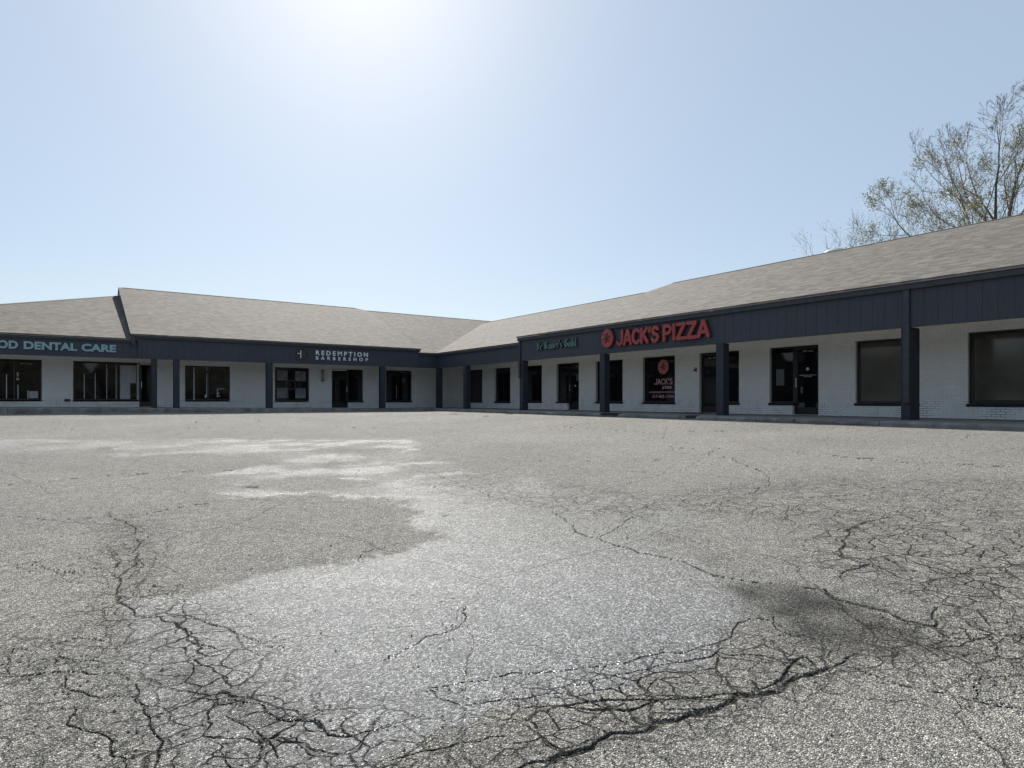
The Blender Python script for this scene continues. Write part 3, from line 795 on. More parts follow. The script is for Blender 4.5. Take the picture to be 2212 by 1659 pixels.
rh = roof([[(-8.95,32.54,2.73),(1.9,43.4,6.14),(-8.95,54.2,2.73)]], M['roof_y'])
# rake boards where the taller roof meets the lower one
def rake(name, a, b, h, t=0.06, mat=None):
    """sloping board hanging h below the line a-b, t thick to -X"""
    vs = []
    for dx in (0, -t):
        for p_ in (a, b):
            vs += [(p_[0]+dx, p_[1], p_[2]), (p_[0]+dx, p_[1], p_[2]-h)]
    mb = MB(); mb.add(vs, [(0,1,3,2),(4,6,7,5),(0,2,6,4),(1,5,7,3),(0,4,5,1),(2,3,7,6)])
    return mb.build(name, mat or M['trim'], B)
rake('rake_board', (2.0,32.46,2.885), (2.0,43.4,6.58), 0.5, 0.14)
rake('rake_board', (2.0,54.25,2.885), (2.0,43.4,6.58), 0.45, 0.14)
# ridge caps
def cap(a, b, mat):
    a, b = Vector(a), Vector(b)
    d = (b-a).normalized(); s_ = Vector((-d.y, d.x, 0)).normalized()
    mb = MB(); w, dr = 0.15, 0.053
    vs = []
    for p_ in (a, b):
        vs += [p_+Vector((0,0,0.02)), p_+s_*w+Vector((0,0,-dr+0.02)), p_-s_*w+Vector((0,0,-dr+0.02)), p_+Vector((0,0,-0.02))]
    mb.add(vs, [(0,1,5,4),(0,4,6,2),(1,0,2,3),(5,7,6,4),(1,3,7,5),(3,2,6,7)])
    return mb.build('ridge_cap', mat, B)
M['cap'] = simple('ridge_shingle', (0.07, 0.063, 0.058), 0.9, var=0.3, scale=8)
cap((RX,-8.5,RZ), (RX,22.8,RZ), M['cap']); cap((RX,24.3,LRZ), (RX,42.4,LRZ), M['cap'])
cap((2.0,43.4,6.64), (16.4,43.4,6.64), M['cap']); cap((17.3,43.4,6.53), (36.6,43.4,6.53), M['cap'])
cap((-8.95,32.54,2.735), (1.9,43.4,6.145), M['cap'])
# valley flashing
a, b = Vector((LX,32.57,LZ)), Vector((RX,42.43,LRZ))
mb = MB(); w = Vector((0.03,-0.03,0)); up = Vector((0,0,0.01))
mb.add([a+up-w+Vector((0,0,.0)), a+up, a+up+w, b+up-w, b+up, b+up+w], [(0,1,4,3),(1,2,5,4)])
o = mb.build('valley_flashing', M['cap'], B)
o.modifiers.new('s', 'SOLIDIFY').thickness = 0.004

# posts
def post(x0, x1, y0, y1, zb, zt):
    mb = MB(); mb.box(x0, x1, y0, y1, zb, zt)
    return mb.build('column', M['post'], B, 0.006)
for y0, y1 in ((29.12, 29.42), (18.22, 18.50), (12.60, 12.89)):
    post(17.31, 17.61, y0, y1, WALKZ-0.01, FB-0.002)
post(17.31, 17.61, 23.80, 24.09, WALKZ-0.01, FB-0.002)
post(17.31, 17.88, 7.04, 7.25, WALKZ-0.01, FB-0.002)
mb = MB(); mb.box(17.40, 17.70, 32.50, 32.80, WALKZ-0.01, FB-0.002); mb.build('column', M['post'], B, 0.006)
for x0, x1 in ((13.82, 14.12), (7.70, 8.00), (3.55, 3.80), (2.66, 2.88)):
    post(x0, x1, 32.62, 32.90, walk_z_left(x0)-0.03, FB-0.002)
# vertical joint strips on the fascia
for y_ in (7.10, 24.02):
    mb = MB(); mb.box(17.235, 17.298, y_-0.07, y_+0.07, -0.10 if y_ < 10 else 1.0, 2.79)
    mb.build('fascia_strip', M['trim'], B, 0.004)
mb = MB(); mb.box(2.12, 2.26, 32.56, 32.598, 1.84, 2.76); mb.build('fascia_strip', M['trim'], B, 0.004)

# ---- windows and doors. s runs along the wall, d goes into the wall
class Wing:
    def __init__(self, kind): self.k = kind
    def box(self, mb, s0, s1, d0, d1, z0, z1):
        if self.k == 'y': mb.box(20.0+d0, 20.0+d1, s0, s1, z0, z1)
        else: mb.box(s0, s1, 35.3+d0, 35.3+d1, z0, z1)
    def pt(self, s, d, z):
        return (20.0+d, s, z) if self.k == 'y' else (s, 35.3+d, z)
WR, WL = Wing('y'), Wing('x')
def window(wg, s0, s1, z0, z1, mull=(), glass='glass', sill=True, fw=0.05, label=None):
    mb = MB(); D0, D1 = 0.12, 0.18; e = 0.003
    s0 += e; s1 -= e; z0 += e; z1 -= e
    zs = z0 + 0.07
    wg.box(mb, s0, s0+fw, D0, D1, zs, z1); wg.box(mb, s1-fw, s1, D0, D1, zs, z1)
    wg.box(mb, s0+fw, s1-fw, D0, D1, z1-fw, z1); wg.box(mb, s0+fw, s1-fw, D0, D1, zs, zs+fw)
    for mm in mull: wg.box(mb, mm-0.022, mm+0.022, D0-0.005, D1, zs+fw, z1-fw)
    w = mb.build('window', M['frame'], B)
    if label: w['label'] = label
    mb = MB(); wg.box(mb, s0+fw-0.01, s1-fw+0.01, 0.15, 0.162, zs+fw-0.01, z1-fw+0.01)
    mb.build('pane', M[glass], w)
    if sill:
        mb = MB(); wg.box(mb, s0-0.035, s1+0.03, -0.035, 0.1195, z0-0.012, z0+0.066)
        if wg is WR: pass
        mb.v = [tuple(v) for v in mb.v]
        mb.build('sill', M['sill'], w, 0.004)
    return w
def door(wg, s0, s1, z0, z1, hs, glass='glass', label=None):
    """aluminium shop door, handle near s = hs"""
    mb = MB(); e = 0.003; D0, D1 = 0.12, 0.185
    s0 += e; s1 -= e
    j = 0.035
    wg.box(mb, s0, s0+j, D0, D1, z0, z1-e); wg.box(mb, s1-j, s1, D0, D1, z0, z1-e); wg.box(mb, s0+j, s1-j, D0, D1, z1-0.05, z1-e)
    a, b = s0+j+0.004, s1-j-0.004; st = 0.055
    wg.box(mb, a, a+st, D0+0.012, D1-0.01, z0+0.015, z1-0.056); wg.box(mb, b-st, b, D0+0.012, D1-0.01, z0+0.015, z1-0.056)
    wg.box(mb, a+st, b-st, D0+0.012, D1-0.01, z1-0.13, z1-0.056); wg.box(mb, a+st, b-st, D0+0.012, D1-0.01, z0+0.015, z0+0.24)
    d = mb.build('door', M['frame'], B)
    if label: d['label'] = label
    mb = MB(); wg.box(mb, a+st-0.01, b-st+0.01, 0.155, 0.167, z0+0.23, z1-0.12); mb.build('pane', M[glass], d)
    mb = MB(); wg.box(mb, hs-0.014, hs+0.014, 0.06, 0.082, z0+0.92, z0+1.24)
    wg.box(mb, hs-0.012, hs+0.012, 0.082, 0.131, z0+0.95, z0+0.98); wg.box(mb, hs-0.012, hs+0.012, 0.082, 0.131, z0+1.18, z0+1.21)
    mb.build('handle', M['alu'], d)
    mb = MB(); wg.box(mb, s0, s1, 0.02, 0.21, z0-0.028, z0-0.002); mb.build('threshold', M['alu'], d)
    return d
FZ = WALKZ + 0.02
w_r0 = window(WR, 31.72, 33.36, -0.22, 1.81)
w_r1 = window(WR, 28.74, 30.37, -0.22, 1.81, (29.6,))
w_1 = window(WR, 25.81, 27.61, -0.20, 1.81)
sl_1 = window(WR, 23.71, 24.59, -0.20, 1.80); d_1 = door(WR, 22.85, 23.71, FZ, 1.80, 23.62, label='glass door with a small pale notice')
w_2 = window(WR, 19.87, 21.65, -0.20, 1.79)
w_3 = window(WR, 16.89, 18.66, -0.21, 1.80, label='window with red pizza emblem and lettering')
d_2 = door(WR, 14.78, 15.67, FZ, 1.81, 14.87); sl_2 = window(WR, 13.88, 14.78, -0.21, 1.81)
sl_3 = window(WR, 11.78, 12.65, -0.21, 1.81); d_3 = door(WR, 10.88, 11.78, FZ, 1.81, 11.70, label='glass door with white suite lettering')
w_4 = window(WR, 7.90, 9.69, -0.20, 1.82, glass='film', fw=0.075)
w_5 = window(WR, 4.90, 6.69, -0.20, 1.83, glass='film', fw=0.10)
w_6 = window(WR, 1.90, 3.70, -0.20, 1.83, glass='film', fw=0.075)
s_1 = window(WL, -5.2, -1.46, -0.11, 1.79, (-3.9, -2.45), sill=False)
s_2 = window(WL, -0.30, 2.35, -0.12, 1.79, (1.44,), sill=False, label='wide shopfront with blinds behind the glass')
d_s = door(WL, 2.35, 2.90, walk_z_left(2.6)+0.03, 1.79, 2.45)
s_3 = window(WL, 4.35, 6.48, -0.14, 1.72, (4.78, 5.45), sill=False)
s_4 = window(WL, 8.76, 10.64, -0.17, 1.76, sill=False, label='window with four striped picture squares')
d_b = door(WL, 11.94, 12.93, walk_z_left(12.4)+0.02, 1.75, 12.86); sl_b = window(WL, 12.93, 13.84, -0.19, 1.75)
s_5 = window(WL, 15.30, 17.04, -0.20, 1.77, (16.2,))

def decal(wg, boxes, name, mat, parent, d=0.1485, t=0.0015):
    mb = MB()
    for s0, s1, z0, z1 in boxes: wg.box(mb, s0, s1, d-t, d, z0, z1)
    return mb.build(name, M[mat], parent)
# bright blind edges, pale things and a painted reflection at the left wing glass
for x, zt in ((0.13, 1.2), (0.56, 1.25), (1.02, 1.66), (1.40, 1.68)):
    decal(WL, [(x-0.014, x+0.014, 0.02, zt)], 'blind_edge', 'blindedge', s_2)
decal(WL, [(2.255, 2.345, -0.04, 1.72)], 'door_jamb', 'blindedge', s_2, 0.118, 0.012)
decal(WL, [(1.56, 2.22, 0.78, 1.64), (1.56, 1.98, 0.0, 0.778)], 'pane_reflection', 'palem', s_2)  # whitish reflection on the glass, put in as a pale panel
for x, z0, zt in ((-2.72, 0.0, 1.1), (-2.32, -0.02, 0.65), (-1.97, 0.0, 0.4)):
    decal(WL, [(x-0.016, x+0.016, z0, zt)], 'blind_edge', 'blindedge', s_1)
decal(WL, [(-1.93, -1.60, 0.04, 0.36)], 'poster', 'palem', s_1)
decal(WL, [(-2.38, -2.28, 0.85, 0.95), (-2.36, -2.30, 1.0, 1.2)], 'sticker', 'paper', s_1)
decal(WL, [(5.36, 5.40, 0.1, 1.35), (5.28, 5.36, 0.06, 0.22)], 'sticker', 'paper', s_3)
decal(WL, [(5.86, 6.22, 0.52, 0.56), (5.86, 5.91, 0.1, 0.56), (5.91, 6.0, 0.12, 0.2), (5.91, 5.97, 0.28, 0.34)], 'poster', 'paper', s_3)
decal(WL, [(4.775-0.03, 4.775+0.03, -0.05, 1.64)], 'blind_edge', 'blindedge', s_3, 0.118, 0.01)
decal(WL, [(16.42, 16.66, 1.02, 1.30)], 'poster', 'grey', s_5)
decal(WL, [(16.05, 16.07, 0.0, 0.85)], 'blind_edge', 'blindedge', s_5)
decal(WR, [(23.0, 23.22, 0.92, 1.26)], 'poster', 'grey', d_1)
decal(WR, [(23.22, 23.34, 0.62, 0.70)], 'sticker', 'paper', d_1)
decal(WR, [(12.18, 12.48, 0.48, 1.05)], 'poster', 'grey', sl_3)
decal(WR, [(11.50, 11.58, 0.20, 0.42)], 'sticker', 'grey', d_3)
M['blue'] = simple('blue_sticker', (0.03, 0.05, 0.22), 0.5)
decal(WR, [(11.70, 11.76, 0.36, 0.46)], 'sticker', 'blue', sl_3, 0.118)
# barbershop window squares
m, nt, p = mat_base('striped_picture')
co = objco(nt); s_ = N(nt, 'ShaderNodeSeparateXYZ'); nt.links.new(co, s_.inputs[0])
dg = math_(nt, 'FRACT', math_(nt, 'MULTIPLY', math_(nt, 'ADD', s_.outputs[0], s_.outputs[2]), 8.5))
stripe = math_(nt, 'GREATER_THAN', dg, 0.5)
blot = ramp(nt, noise_(nt, co, 4.5, 3), [(0.5, (0, 0, 0)), (0.56, (1, 1, 1))])
c1 = mixc(nt, stripe, (0.02, 0.02, 0.022), (0.42, 0.41, 0.44))
nt.links.new(mixc(nt, blot, c1, mixc(nt, noise_(nt, co, 9, 3), (0.02, 0.018, 0.02), (0.26, 0.25, 0.27))), p.inputs['Base Color'])
inp(p, Roughness=0.5)
M['striped'] = m
for x0, z0 in ((8.90, 1.03), (9.90, 1.02), (8.90, 0.06), (9.90, 0.05)):
    decal(WL, [(x0, x0+0.58, z0, z0+0.56)], 'picture_square', 'striped', s_4)
mb = MB()
for r_ in (0.26, 0.235):
    pass
nseg = 28
for k in range(nseg):
    t0, t1 = 2*math.pi*k/nseg, 2*math.pi*(k+1)/nseg
    c_ = (9.66, 0.80)
    vs = []
    for dd in (0.1465, 0.148):
        for r_, t_ in ((0.235, t0), (0.27, t0), (0.27, t1), (0.235, t1)):
            vs.append(WL.pt(c_[0]+r_*math.cos(t_), dd, c_[1]+r_*math.sin(t_)))
    mb.add(vs, [(0,1,2,3),(4,7,6,5),(0,4,5,1),(1,5,6,2),(2,6,7,3),(3,7,4,0)])
WL.box(mb, 9.64, 9.655, 0.147, 0.1485, 0.62, 0.95); WL.box(mb, 9.57, 9.72, 0.147, 0.1485, 0.83, 0.845)
mb.build('emblem', M['grey'], s_4)

# ---------------------------------------------------------------- lettering
def font_mesh(text, size, extrude, offset=0.0, space=1.0, shear=0.0, name='lettering', mat=None, parent=None, place=None, width=None, height=None):
    cu = bpy.data.curves.new('t', 'FONT')
    cu.body = text; cu.size = size; cu.extrude = extrude; cu.offset = offset; cu.space_character = space; cu.shear = shear
    cu.resolution_u = 4
    tmp = bpy.data.objects.new('t', cu); COL.objects.link(tmp)
    bpy.context.view_layer.update()
    me = bpy.data.meshes.new_from_object(tmp.evaluated_get(bpy.context.evaluated_depsgraph_get()))
    bpy.data.objects.remove(tmp)
    n = len(me.vertices); co_ = np.empty(n*3); me.vertices.foreach_get('co', co_); co_ = co_.reshape(-1, 3)
    mn, mx = co_.min(0), co_.max(0)
    co_[:, 0] -= mn[0]; co_[:, 1] -= mn[1]
    if width: co_[:, 0] *= width/(mx[0]-mn[0])
    if height: co_[:, 1] *= height/(mx[1]-mn[1])
    out = np.array([place(a, b, c_) for a, b, c_ in co_])
    me.vertices.foreach_set('co', out.ravel()); me.update()
    me.materials.clear()
    if mat: me.materials.append(mat)
    me.name = name
    o = bpy.data.objects.new(name, me); COL.objects.link(o)
    if parent is not None:
        o.parent = parent; o.matrix_parent_inverse = Matrix.Translation(-Vector(parent.location))
    return o
# on the left wing reading direction is +X, on the right wing it is -Y
def on_left(x0, z0, y): return lambda a, b, c_: (x0+a, y-c_, z0+b)
def on_right(y0, z0, x): return lambda a, b, c_: (x-c_, y0-a, z0+b)

# small vinyl lettering
VF = 0.1475
def vinyl(text, wg, s, z, w, h, mat, parent, off=0.0, d=VF, t=0.0008):
    pl = on_left(s, z, 35.3+d) if wg is WL else on_right(s, z, 20.0+d)
    return font_mesh(text, 1.0, t, off, 1.0, 0, 'lettering', M[mat], parent, pl, w, h)
vinyl('2801', WR, 11.500, 1.60, 0.158, 0.055, 'vinyl', d_3)
vinyl('Suite', WR, 11.298, 1.60, 0.158, 0.055, 'vinyl', d_3)
vinyl('2801', WR, 15.350, 1.58, 0.158, 0.055, 'vinyl', d_2)
vinyl('Suite', WR, 15.148, 1.58, 0.158, 0.055, 'vinyl', d_2)
vinyl('2801', WR, 23.250, 1.60, 0.141, 0.05, 'vinyl', d_1)
vinyl('Suite', WR, 23.071, 1.60, 0.141, 0.05, 'vinyl', d_1)
vinyl('2801', WL, -2.250, 1.58, 0.185, 0.05, 'vinyl', s_1)
vinyl('Suite', WL, -2.015, 1.58, 0.185, 0.05, 'vinyl', s_1)
vinyl('2801', WL, 16.250, 1.63, 0.150, 0.045, 'vinyl', s_5)
vinyl('Suite', WL, 16.440, 1.63, 0.150, 0.045, 'vinyl', s_5)
mb = MB(); mb.lathe(WR.pt(11.33, 0.1475, 1.02), [(0.0001, 0), (0.055, 0), (0.055, 0.001), (0.0001, 0.001)], 9, Vector((-1, 0, 0)))
mb.build('emblem', M['vinyl'], d_3)
for zz, w_ in ((0.80, 0.58), (0.75, 0.28)):
    mb = MB(); k = 0; y_ = 11.33 + w_/2
    rr_ = random.Random(int(w_*100))
    while y_ > 11.33 - w_/2:
        l_ = rr_.uniform(0.006, 0.018); WR.box(mb, y_-l_, y_, VF-0.001, VF, zz, zz+rr_.choice((0.016, 0.022))); y_ -= l_+0.006
    mb.build('small_print', M['vinyl'], d_3)
# pizza window
vinyl("317-885-1344", WR, 18.26, 0.05, 1.18, 0.125, 'vinylpink', w_3, 0.006)
vinyl("jackspizzagreenwood.com", WR, 18.42, 0.235, 1.46, 0.115, 'vinylpink', w_3, 0.004)
vinyl("pizza", WR, 17.68, 0.40, 0.50, 0.17, 'vinylpink', w_3, 0.02)

# stroke letters with round ends: each stroke is a polyline in a unit box
STROKES = {
 'J': [[(.62,1),(.62,.28),(.55,.08),(.36,0),(.14,.06),(.06,.16)]],
 'A': [[(.04,0),(.40,1),(.46,1),(.82,0)], [(.17,.30),(.70,.30)]],
 'C': [[(.78,.84),(.62,.97),(.42,1),(.2,.86),(.08,.6),(.08,.38),(.2,.13),(.42,0),(.64,.04),(.78,.16)]],
 'K': [[(.1,0),(.1,1)], [(.72,1),(.14,.48)], [(.3,.58),(.76,0)]],
 "'": [[(.14,1),(.08,.74)]],
 'S': [[(.66,.86),(.52,.98),(.34,1),(.16,.9),(.11,.74),(.2,.6),(.4,.52),(.6,.42),(.68,.25),(.58,.08),(.38,0),(.18,.03),(.06,.16)]],
 'P': [[(.1,0),(.1,1),(.42,1),(.62,.92),(.7,.74),(.62,.55),(.42,.46),(.14,.46)]],
 'I': [[(.1,0),(.1,1)]],
 'Z': [[(.06,1),(.68,1),(.06,0),(.72,0)]],
}
WID = {'J': .74, 'A': .88, 'C': .84, 'K': .80, "'": .22, 'S': .76, 'P': .76, 'I': .22, 'Z': .78, ' ': .36}
def stroke_word(text, y0, z0, total, height, r, x, depth, namer, mat, parent, side_mat=None, ring=False, slope=None):
    gap = 0.12
    tot = sum(WID[c_]+gap for c_ in text) - gap
    sc = total/tot; cur = y0
    for ch in text:
        if ch != ' ':
            mb = MB(); ms = MB()
            for st in STROKES[ch]:
                P_ = [(a*sc, b*(height-2*r)+r) for a, b in st]
                # resample into short segments, draw a capsule outline per polyline by unioned discs and quads
                for i, (a, b) in enumerate(zip(P_, P_[1:])):
                    dx, dz = b[0]-a[0], b[1]-a[1]; L_ = math.hypot(dx, dz) or 1e-6
                    nx, nz = -dz/L_*r, dx/L_*r
                    dd = 0.0007*i
                    for mbb, x_a, x_b, rr_ in ((mb, x-depth, x-depth*0.45, 1.0), (ms, x-depth*0.45, x, 1.04)):
                        vs = []
                        for xx in (x_a-dd, x_b-dd):
                            for (px, pz) in ((a[0]+nx*rr_, a[1]+nz*rr_), (a[0]-nx*rr_, a[1]-nz*rr_), (b[0]-nx*rr_, b[1]-nz*rr_), (b[0]+nx*rr_, b[1]+nz*rr_)):
                                vs.append((xx, cur-px, z0+pz))
                        mbb.add(vs, [(0,1,2,3),(7,6,5,4),(0,4,5,1),(1,5,6,2),(2,6,7,3),(3,7,4,0)])
                for i, a in enumerate(P_):
                    for mbb, x_a, x_b, rr_ in ((mb, x-depth, x-depth*0.45, 1.0), (ms, x-depth*0.45, x, 1.04)):
                        vs = []; n = 14; dd = 0.0007*i+0.0003
                        for xx in (x_a-dd, x_b-dd):
                            for k in range(n):
                                t = 2*math.pi*k/n
                                vs.append((xx, cur-a[0]-math.cos(t)*r*rr_, z0+a[1]+math.sin(t)*r*rr_))
                        mbb.add(vs, [tuple(range(n)), tuple(range(2*n-1, n-1, -1))]+[(k, k+n, (k+1) % n+n, (k+1) % n) for k in range(n)])
            lo = mb.build(namer, mat, parent)
            if side_mat: ms.build('letter_return', side_mat, lo)
        cur -= (WID[ch]+gap)*sc
stroke_word("JACK'S", 18.12, 0.61, 0.98, 0.26, 0.018, 20.0+0.147, 0.0015, 'lettering', M['vinylpink'], w_3)

def pizza_disc(cy, cz, ry, rz, x, thick, parent, big):
    """round pizza emblem: face, dark rim and toppings"""

    def ell(sy, sz, x0, x1, cy_=cy, cz_=cz, n=32):
        vs = []
        for xx in (x0, x1):
            for k in range(n):
                t = 2*math.pi*k/n
                vs.append((xx, cy_+math.cos(t)*sy, cz_+math.sin(t)*sz))
        return vs, [tuple(range(n)), tuple(range(2*n-1, n-1, -1))]+[(k, k+n, (k+1) % n+n, (k+1) % n) for k in range(n)]
    f = MB().add(*ell(ry, rz, x-thick, x-thick*0.4)).build('emblem_face', M['red'] if big else M['vinylred'], parent)
    MB().add(*ell(ry*1.05, rz*1.05, x-thick*0.4, x)).build('emblem_rim', M['blackret'], parent)
    dm = MB(); lm = MB()
    e = thick*0.12+0.0006
    for t in ():
        t = R(t); c_ = (cy-math.cos(t)*ry*0.42, cz+math.sin(t)*rz*0.42)
        dm.add(*ell(ry*0.15, rz*0.13, x-thick-e, x-thick-0.0002, *c_, n=12))
    for t in (20, 75, 128, 190, 250, 305):
        t = R(t)
        q = [(0.03, 0.05), (0.34, 0.10), (0.60, 0.03), (0.58, -0.05), (0.32, -0.09), (0.03, -0.05)]
        vs = []
        for xx in (x-thick-e*1.4, x-thick-0.0003):
            for a, b in q:
                vs.append((xx, cy-(a*math.cos(t)-b*math.sin(t))*ry, cz+(a*math.sin(t)+b*math.cos(t))*rz))
        dm.add(vs, [(0,1,2,3,4,5),(11,10,9,8,7,6)]+[(k,k+6,(k+1)%6+6,(k+1)%6) for k in range(6)])
    for t in (100, 165, 45, -62):
        t = R(t); c_ = (cy-math.cos(t)*ry*0.62, cz+math.sin(t)*rz*0.60)
        MB().add(*ell(ry*0.055, rz*0.06, x-thick-e*2, x-thick-e*1.5, *c_, n=8)).build('topping_shine', M['vinylpink'], f if big else parent)
    dm.build('topping', M['darkred'], f if big else parent)
pizza_disc(17.64, 1.36, 0.29, 0.31, 20.0+0.148, 0.002, w_3, False)

# wall signs, each a thing of its own
S1 = empty('shop_sign', (17.3, 15.3, 2.1)); tag(S1, "big red JACK'S PIZZA channel letters with a round pizza emblem beside them", 'sign')
pizza_disc(17.92, 2.42, 0.33, 0.37, 17.30, 0.14, S1, True)
stroke_word("JACK'S", 17.36, 2.06, 2.12, 0.62, 0.062, 17.30, 0.15, 'letter', M['red'], S1, M['blackret'])
stroke_word("PIZZA", 15.04, 2.06, 1.98, 0.62, 0.062, 17.30, 0.15, 'letter', M['red'], S1, M['blackret'])

def word_letters(text, x0, z0, total, h, mat, ret, parent, place_fn, depth, offset, space, ratio=None):
    """font word whose letters are separate meshes"""
    # measure advance of each letter through the whole word
    def width_of(s):
        cu = bpy.data.curves.new('m', 'FONT'); cu.body = s; cu.size = 1; cu.offset = offset; cu.space_character = space
        o = bpy.data.objects.new('m', cu); COL.objects.link(o); bpy.context.view_layer.update()
        xs_ = [v[0] for v in o.bound_box]; ys_ = [v[1] for v in o.bound_box]
        bpy.data.objects.remove(o)
        return min(xs_), max(xs_), min(ys_), max(ys_)
    full = width_of(text); kx = total/(full[1]-full[0]); kz = h/(width_of('E')[3])
    for i, ch in enumerate(text):
        if ch == ' ': continue
        end = width_of(text[:i+1])[1]; me_ = width_of(ch); wl = me_[1]-me_[0]
        xs0 = (end-wl-full[0])*kx; z_ = z0+me_[2]*kz
        l = font_mesh(ch, 1, depth/2, offset, 1, 0, 'letter', mat, parent, place_fn(x0+xs0, z_, depth/2), wl*kx, (me_[3]-me_[2])*kz)
        if ret:
            font_mesh(ch, 1, 0.01, offset, 1, 0, 'letter_return', ret, l, place_fn(x0+xs0, z_-0.003, 0.01), wl*kx*1.02, (me_[3]-me_[2])*kz*1.02)
def pl_left(y): return lambda x0, z0, off: on_left(x0, z0, y-off)
S2 = empty('shop_sign', (-0.4, 32.66, 2.1)); tag(S2, 'pale teal capital letters reading DENTAL CARE on the far left fascia', 'sign')
YD = 32.655
for tx, xa, xb in (('OD', -2.80, -2.13), ('DENTAL', -1.95, -0.13), ('CARE', 0.02, 1.29)):
    word_letters(tx, xa, 2.10, xb-xa, 0.31, M['teal'], None, S2, pl_left(YD), 0.05, 0.045, 1.02)
S3 = empty('shop_sign', (11.5, 32.6, 2.1)); tag(S3, 'white REDEMPTION BARBERSHOP letters in two lines with a round cross emblem', 'sign')
word_letters('REDEMPTION', 10.16, 2.335, 2.88, 0.235, M['white'], None, S3, pl_left(32.595), 0.05, 0.03, 1.55)
word_letters('BARBERSHOP', 10.16, 2.09, 2.88, 0.175, M['white'], None, S3, pl_left(32.595), 0.05, 0.03, 2.1)
def ring(cx, cz, r0, r1, y0, y1, n=40):
    vs = []
    for yy in (y0, y1):
        for rr_ in (r0, r1):
            for k in range(n):
                t = 2*math.pi*k/n; vs.append((cx+rr_*math.cos(t), yy, cz+rr_*math.sin(t)))
    fs = []
    for k in range(n):
        j = (k+1) % n
        fs += [(k, j, n+j, n+k), (2*n+k, 3*n+k, 3*n+j, 2*n+j), (n+k, n+j, 3*n+j, 3*n+k), (k, 2*n+k, 2*n+j, j)]
    return vs, fs
MB().add(*ring(9.44, 2.34, 0.325, 0.345, 32.55, 32.598)).build('emblem_ring', M['copper'], S3)
mb = MB(); mb.lathe((9.44, 32.598, 2.34), [(0.0001, 0), (0.322, 0), (0.322, 0.02), (0.0001, 0.02)], 36, Vector((0, -1, 0))); mb.build('emblem_disc', M['blackret'], S3)
mb = MB(); mb.box(9.355, 9.395, 32.55, 32.577, 2.13, 2.53); mb.box(9.20, 9.354, 32.552, 32.577, 2.345, 2.385); mb.build('emblem_cross', M['white'], S3)
mb = MB()
mb.box(9.43, 9.455, 32.555, 32.577, 2.13, 2.53); mb.box(9.455, 9.60, 32.556, 32.577, 2.505, 2.53); mb.box(9.455, 9.60, 32.556, 32.577, 2.32, 2.342); mb.box(9.60, 9.625, 32.557, 32.577, 2.335, 2.515)
mb.add([(9.52,32.557,2.32),(9.55,32.557,2.32),(9.65,32.557,2.14),(9.615,32.557,2.14),(9.52,32.577,2.32),(9.55,32.577,2.32),(9.65,32.577,2.14),(9.615,32.577,2.14)], [(0,1,2,3),(7,6,5,4),(0,4,5,1),(1,5,6,2),(2,6,7,3),(3,7,4,0)])
mb.build('emblem_initial', M['copper'], S3)

# old-style green letters drawn with a broad slanted nib
NIB = {
 'Y': [[(0,1.0),(.18,.62),(.2,.5)],[(.42,1.02),(.2,.5),(.2,.1),(.08,-.08)]],
 'e': [[(.06,.3),(.34,.42),(.2,.62),(.06,.45),(.06,.15),(.2,0),(.36,.1)]],
 'G': [[(.5,.9),(.3,1.0),(.1,.8),(.08,.3),(.28,0),(.5,.12),(.5,.48),(.32,.5)],[(.28,1.0),(.28,.1)]],
 'a': [[(.08,.56),(.28,.6),(.3,.1),(.38,0)],[(.28,.32),(.08,.24),(.08,.06),(.28,.06)]],
 'm': [[(.04,.6),(.08,.0)],[(.08,.5),(.24,.62),(.26,0)],[(.26,.5),(.42,.62),(.46,.05),(.36,-.12)]],
 'r': [[(.04,.6),(.08,0)],[(.08,.48),(.24,.62),(.3,.52)]],
 "'": [[(.05,1.0),(.02,.75)]],
 's': [[(.28,.56),(.12,.6),(.06,.42),(.26,.24),(.22,.02),(.04,.06)]],
 'u': [[(.04,.6),(.08,.06),(.24,.0),(.3,.1)],[(.28,.6),(.3,0)]],
 'i': [[(.06,.6),(.08,0)],[(.06,.84),(.1,.8)]],
 'l': [[(.06,1.0),(.08,.05),(.12,0)]],
 'd': [[(.3,1.0),(.32,.0)],[(.3,.5),(.12,.6),(.06,.3),(.12,.02),(.3,.06)]],
}
NW = {'Y': .48, 'e': .42, 'G': .58, 'a': .44, 'm': .56, 'r': .36, "'": .14, 's': .34, 'u': .40, 'i': .18, 'l': .18, 'd': .38, ' ': .28}
S4 = empty('shop_sign', (17.3, 21.2, 2.25)); tag(S4, "small pale green Ye Gamer's Guild sign in old-style letters", 'sign')
txt = "Ye Gamer's Guild"; tw = sum(NW[c_] for c_ in txt); sc = (22.58-19.86)/tw; cur = 22.58; hh = 0.335
for ch in txt:
    if ch != ' ':
        mb = MB(); mr = MB()
        for st in NIB[ch]:
            for i, (a, b) in enumerate(zip(st, st[1:])):
                a_, b_ = (a[0]*sc, a[1]*hh), (b[0]*sc, b[1]*hh)
                nb = (0.026, 0.012)
                for mbb, xa, xb, g in ((mb, 17.30-0.085-0.0006*i, 17.30-0.05, 1.0), (mr, 17.30-0.05, 17.299, 1.15)):
                    vs = []
                    for xx in (xa, xb):
                        for q, s__ in ((a_, 1), (a_, -1), (b_, -1), (b_, 1)):
                            vs.append((xx, cur-(q[0]+s__*nb[0]*g), 2.255+q[1]+s__*nb[1]*g))
                    mbb.add(vs, [(0,1,2,3),(7,6,5,4),(0,4,5,1),(1,5,6,2),(2,6,7,3),(3,7,4,0)])
        lo = mb.build('letter', M['green'], S4); mr.build('letter_return', M['blackret'], lo)
    cur -= NW[ch]*sc

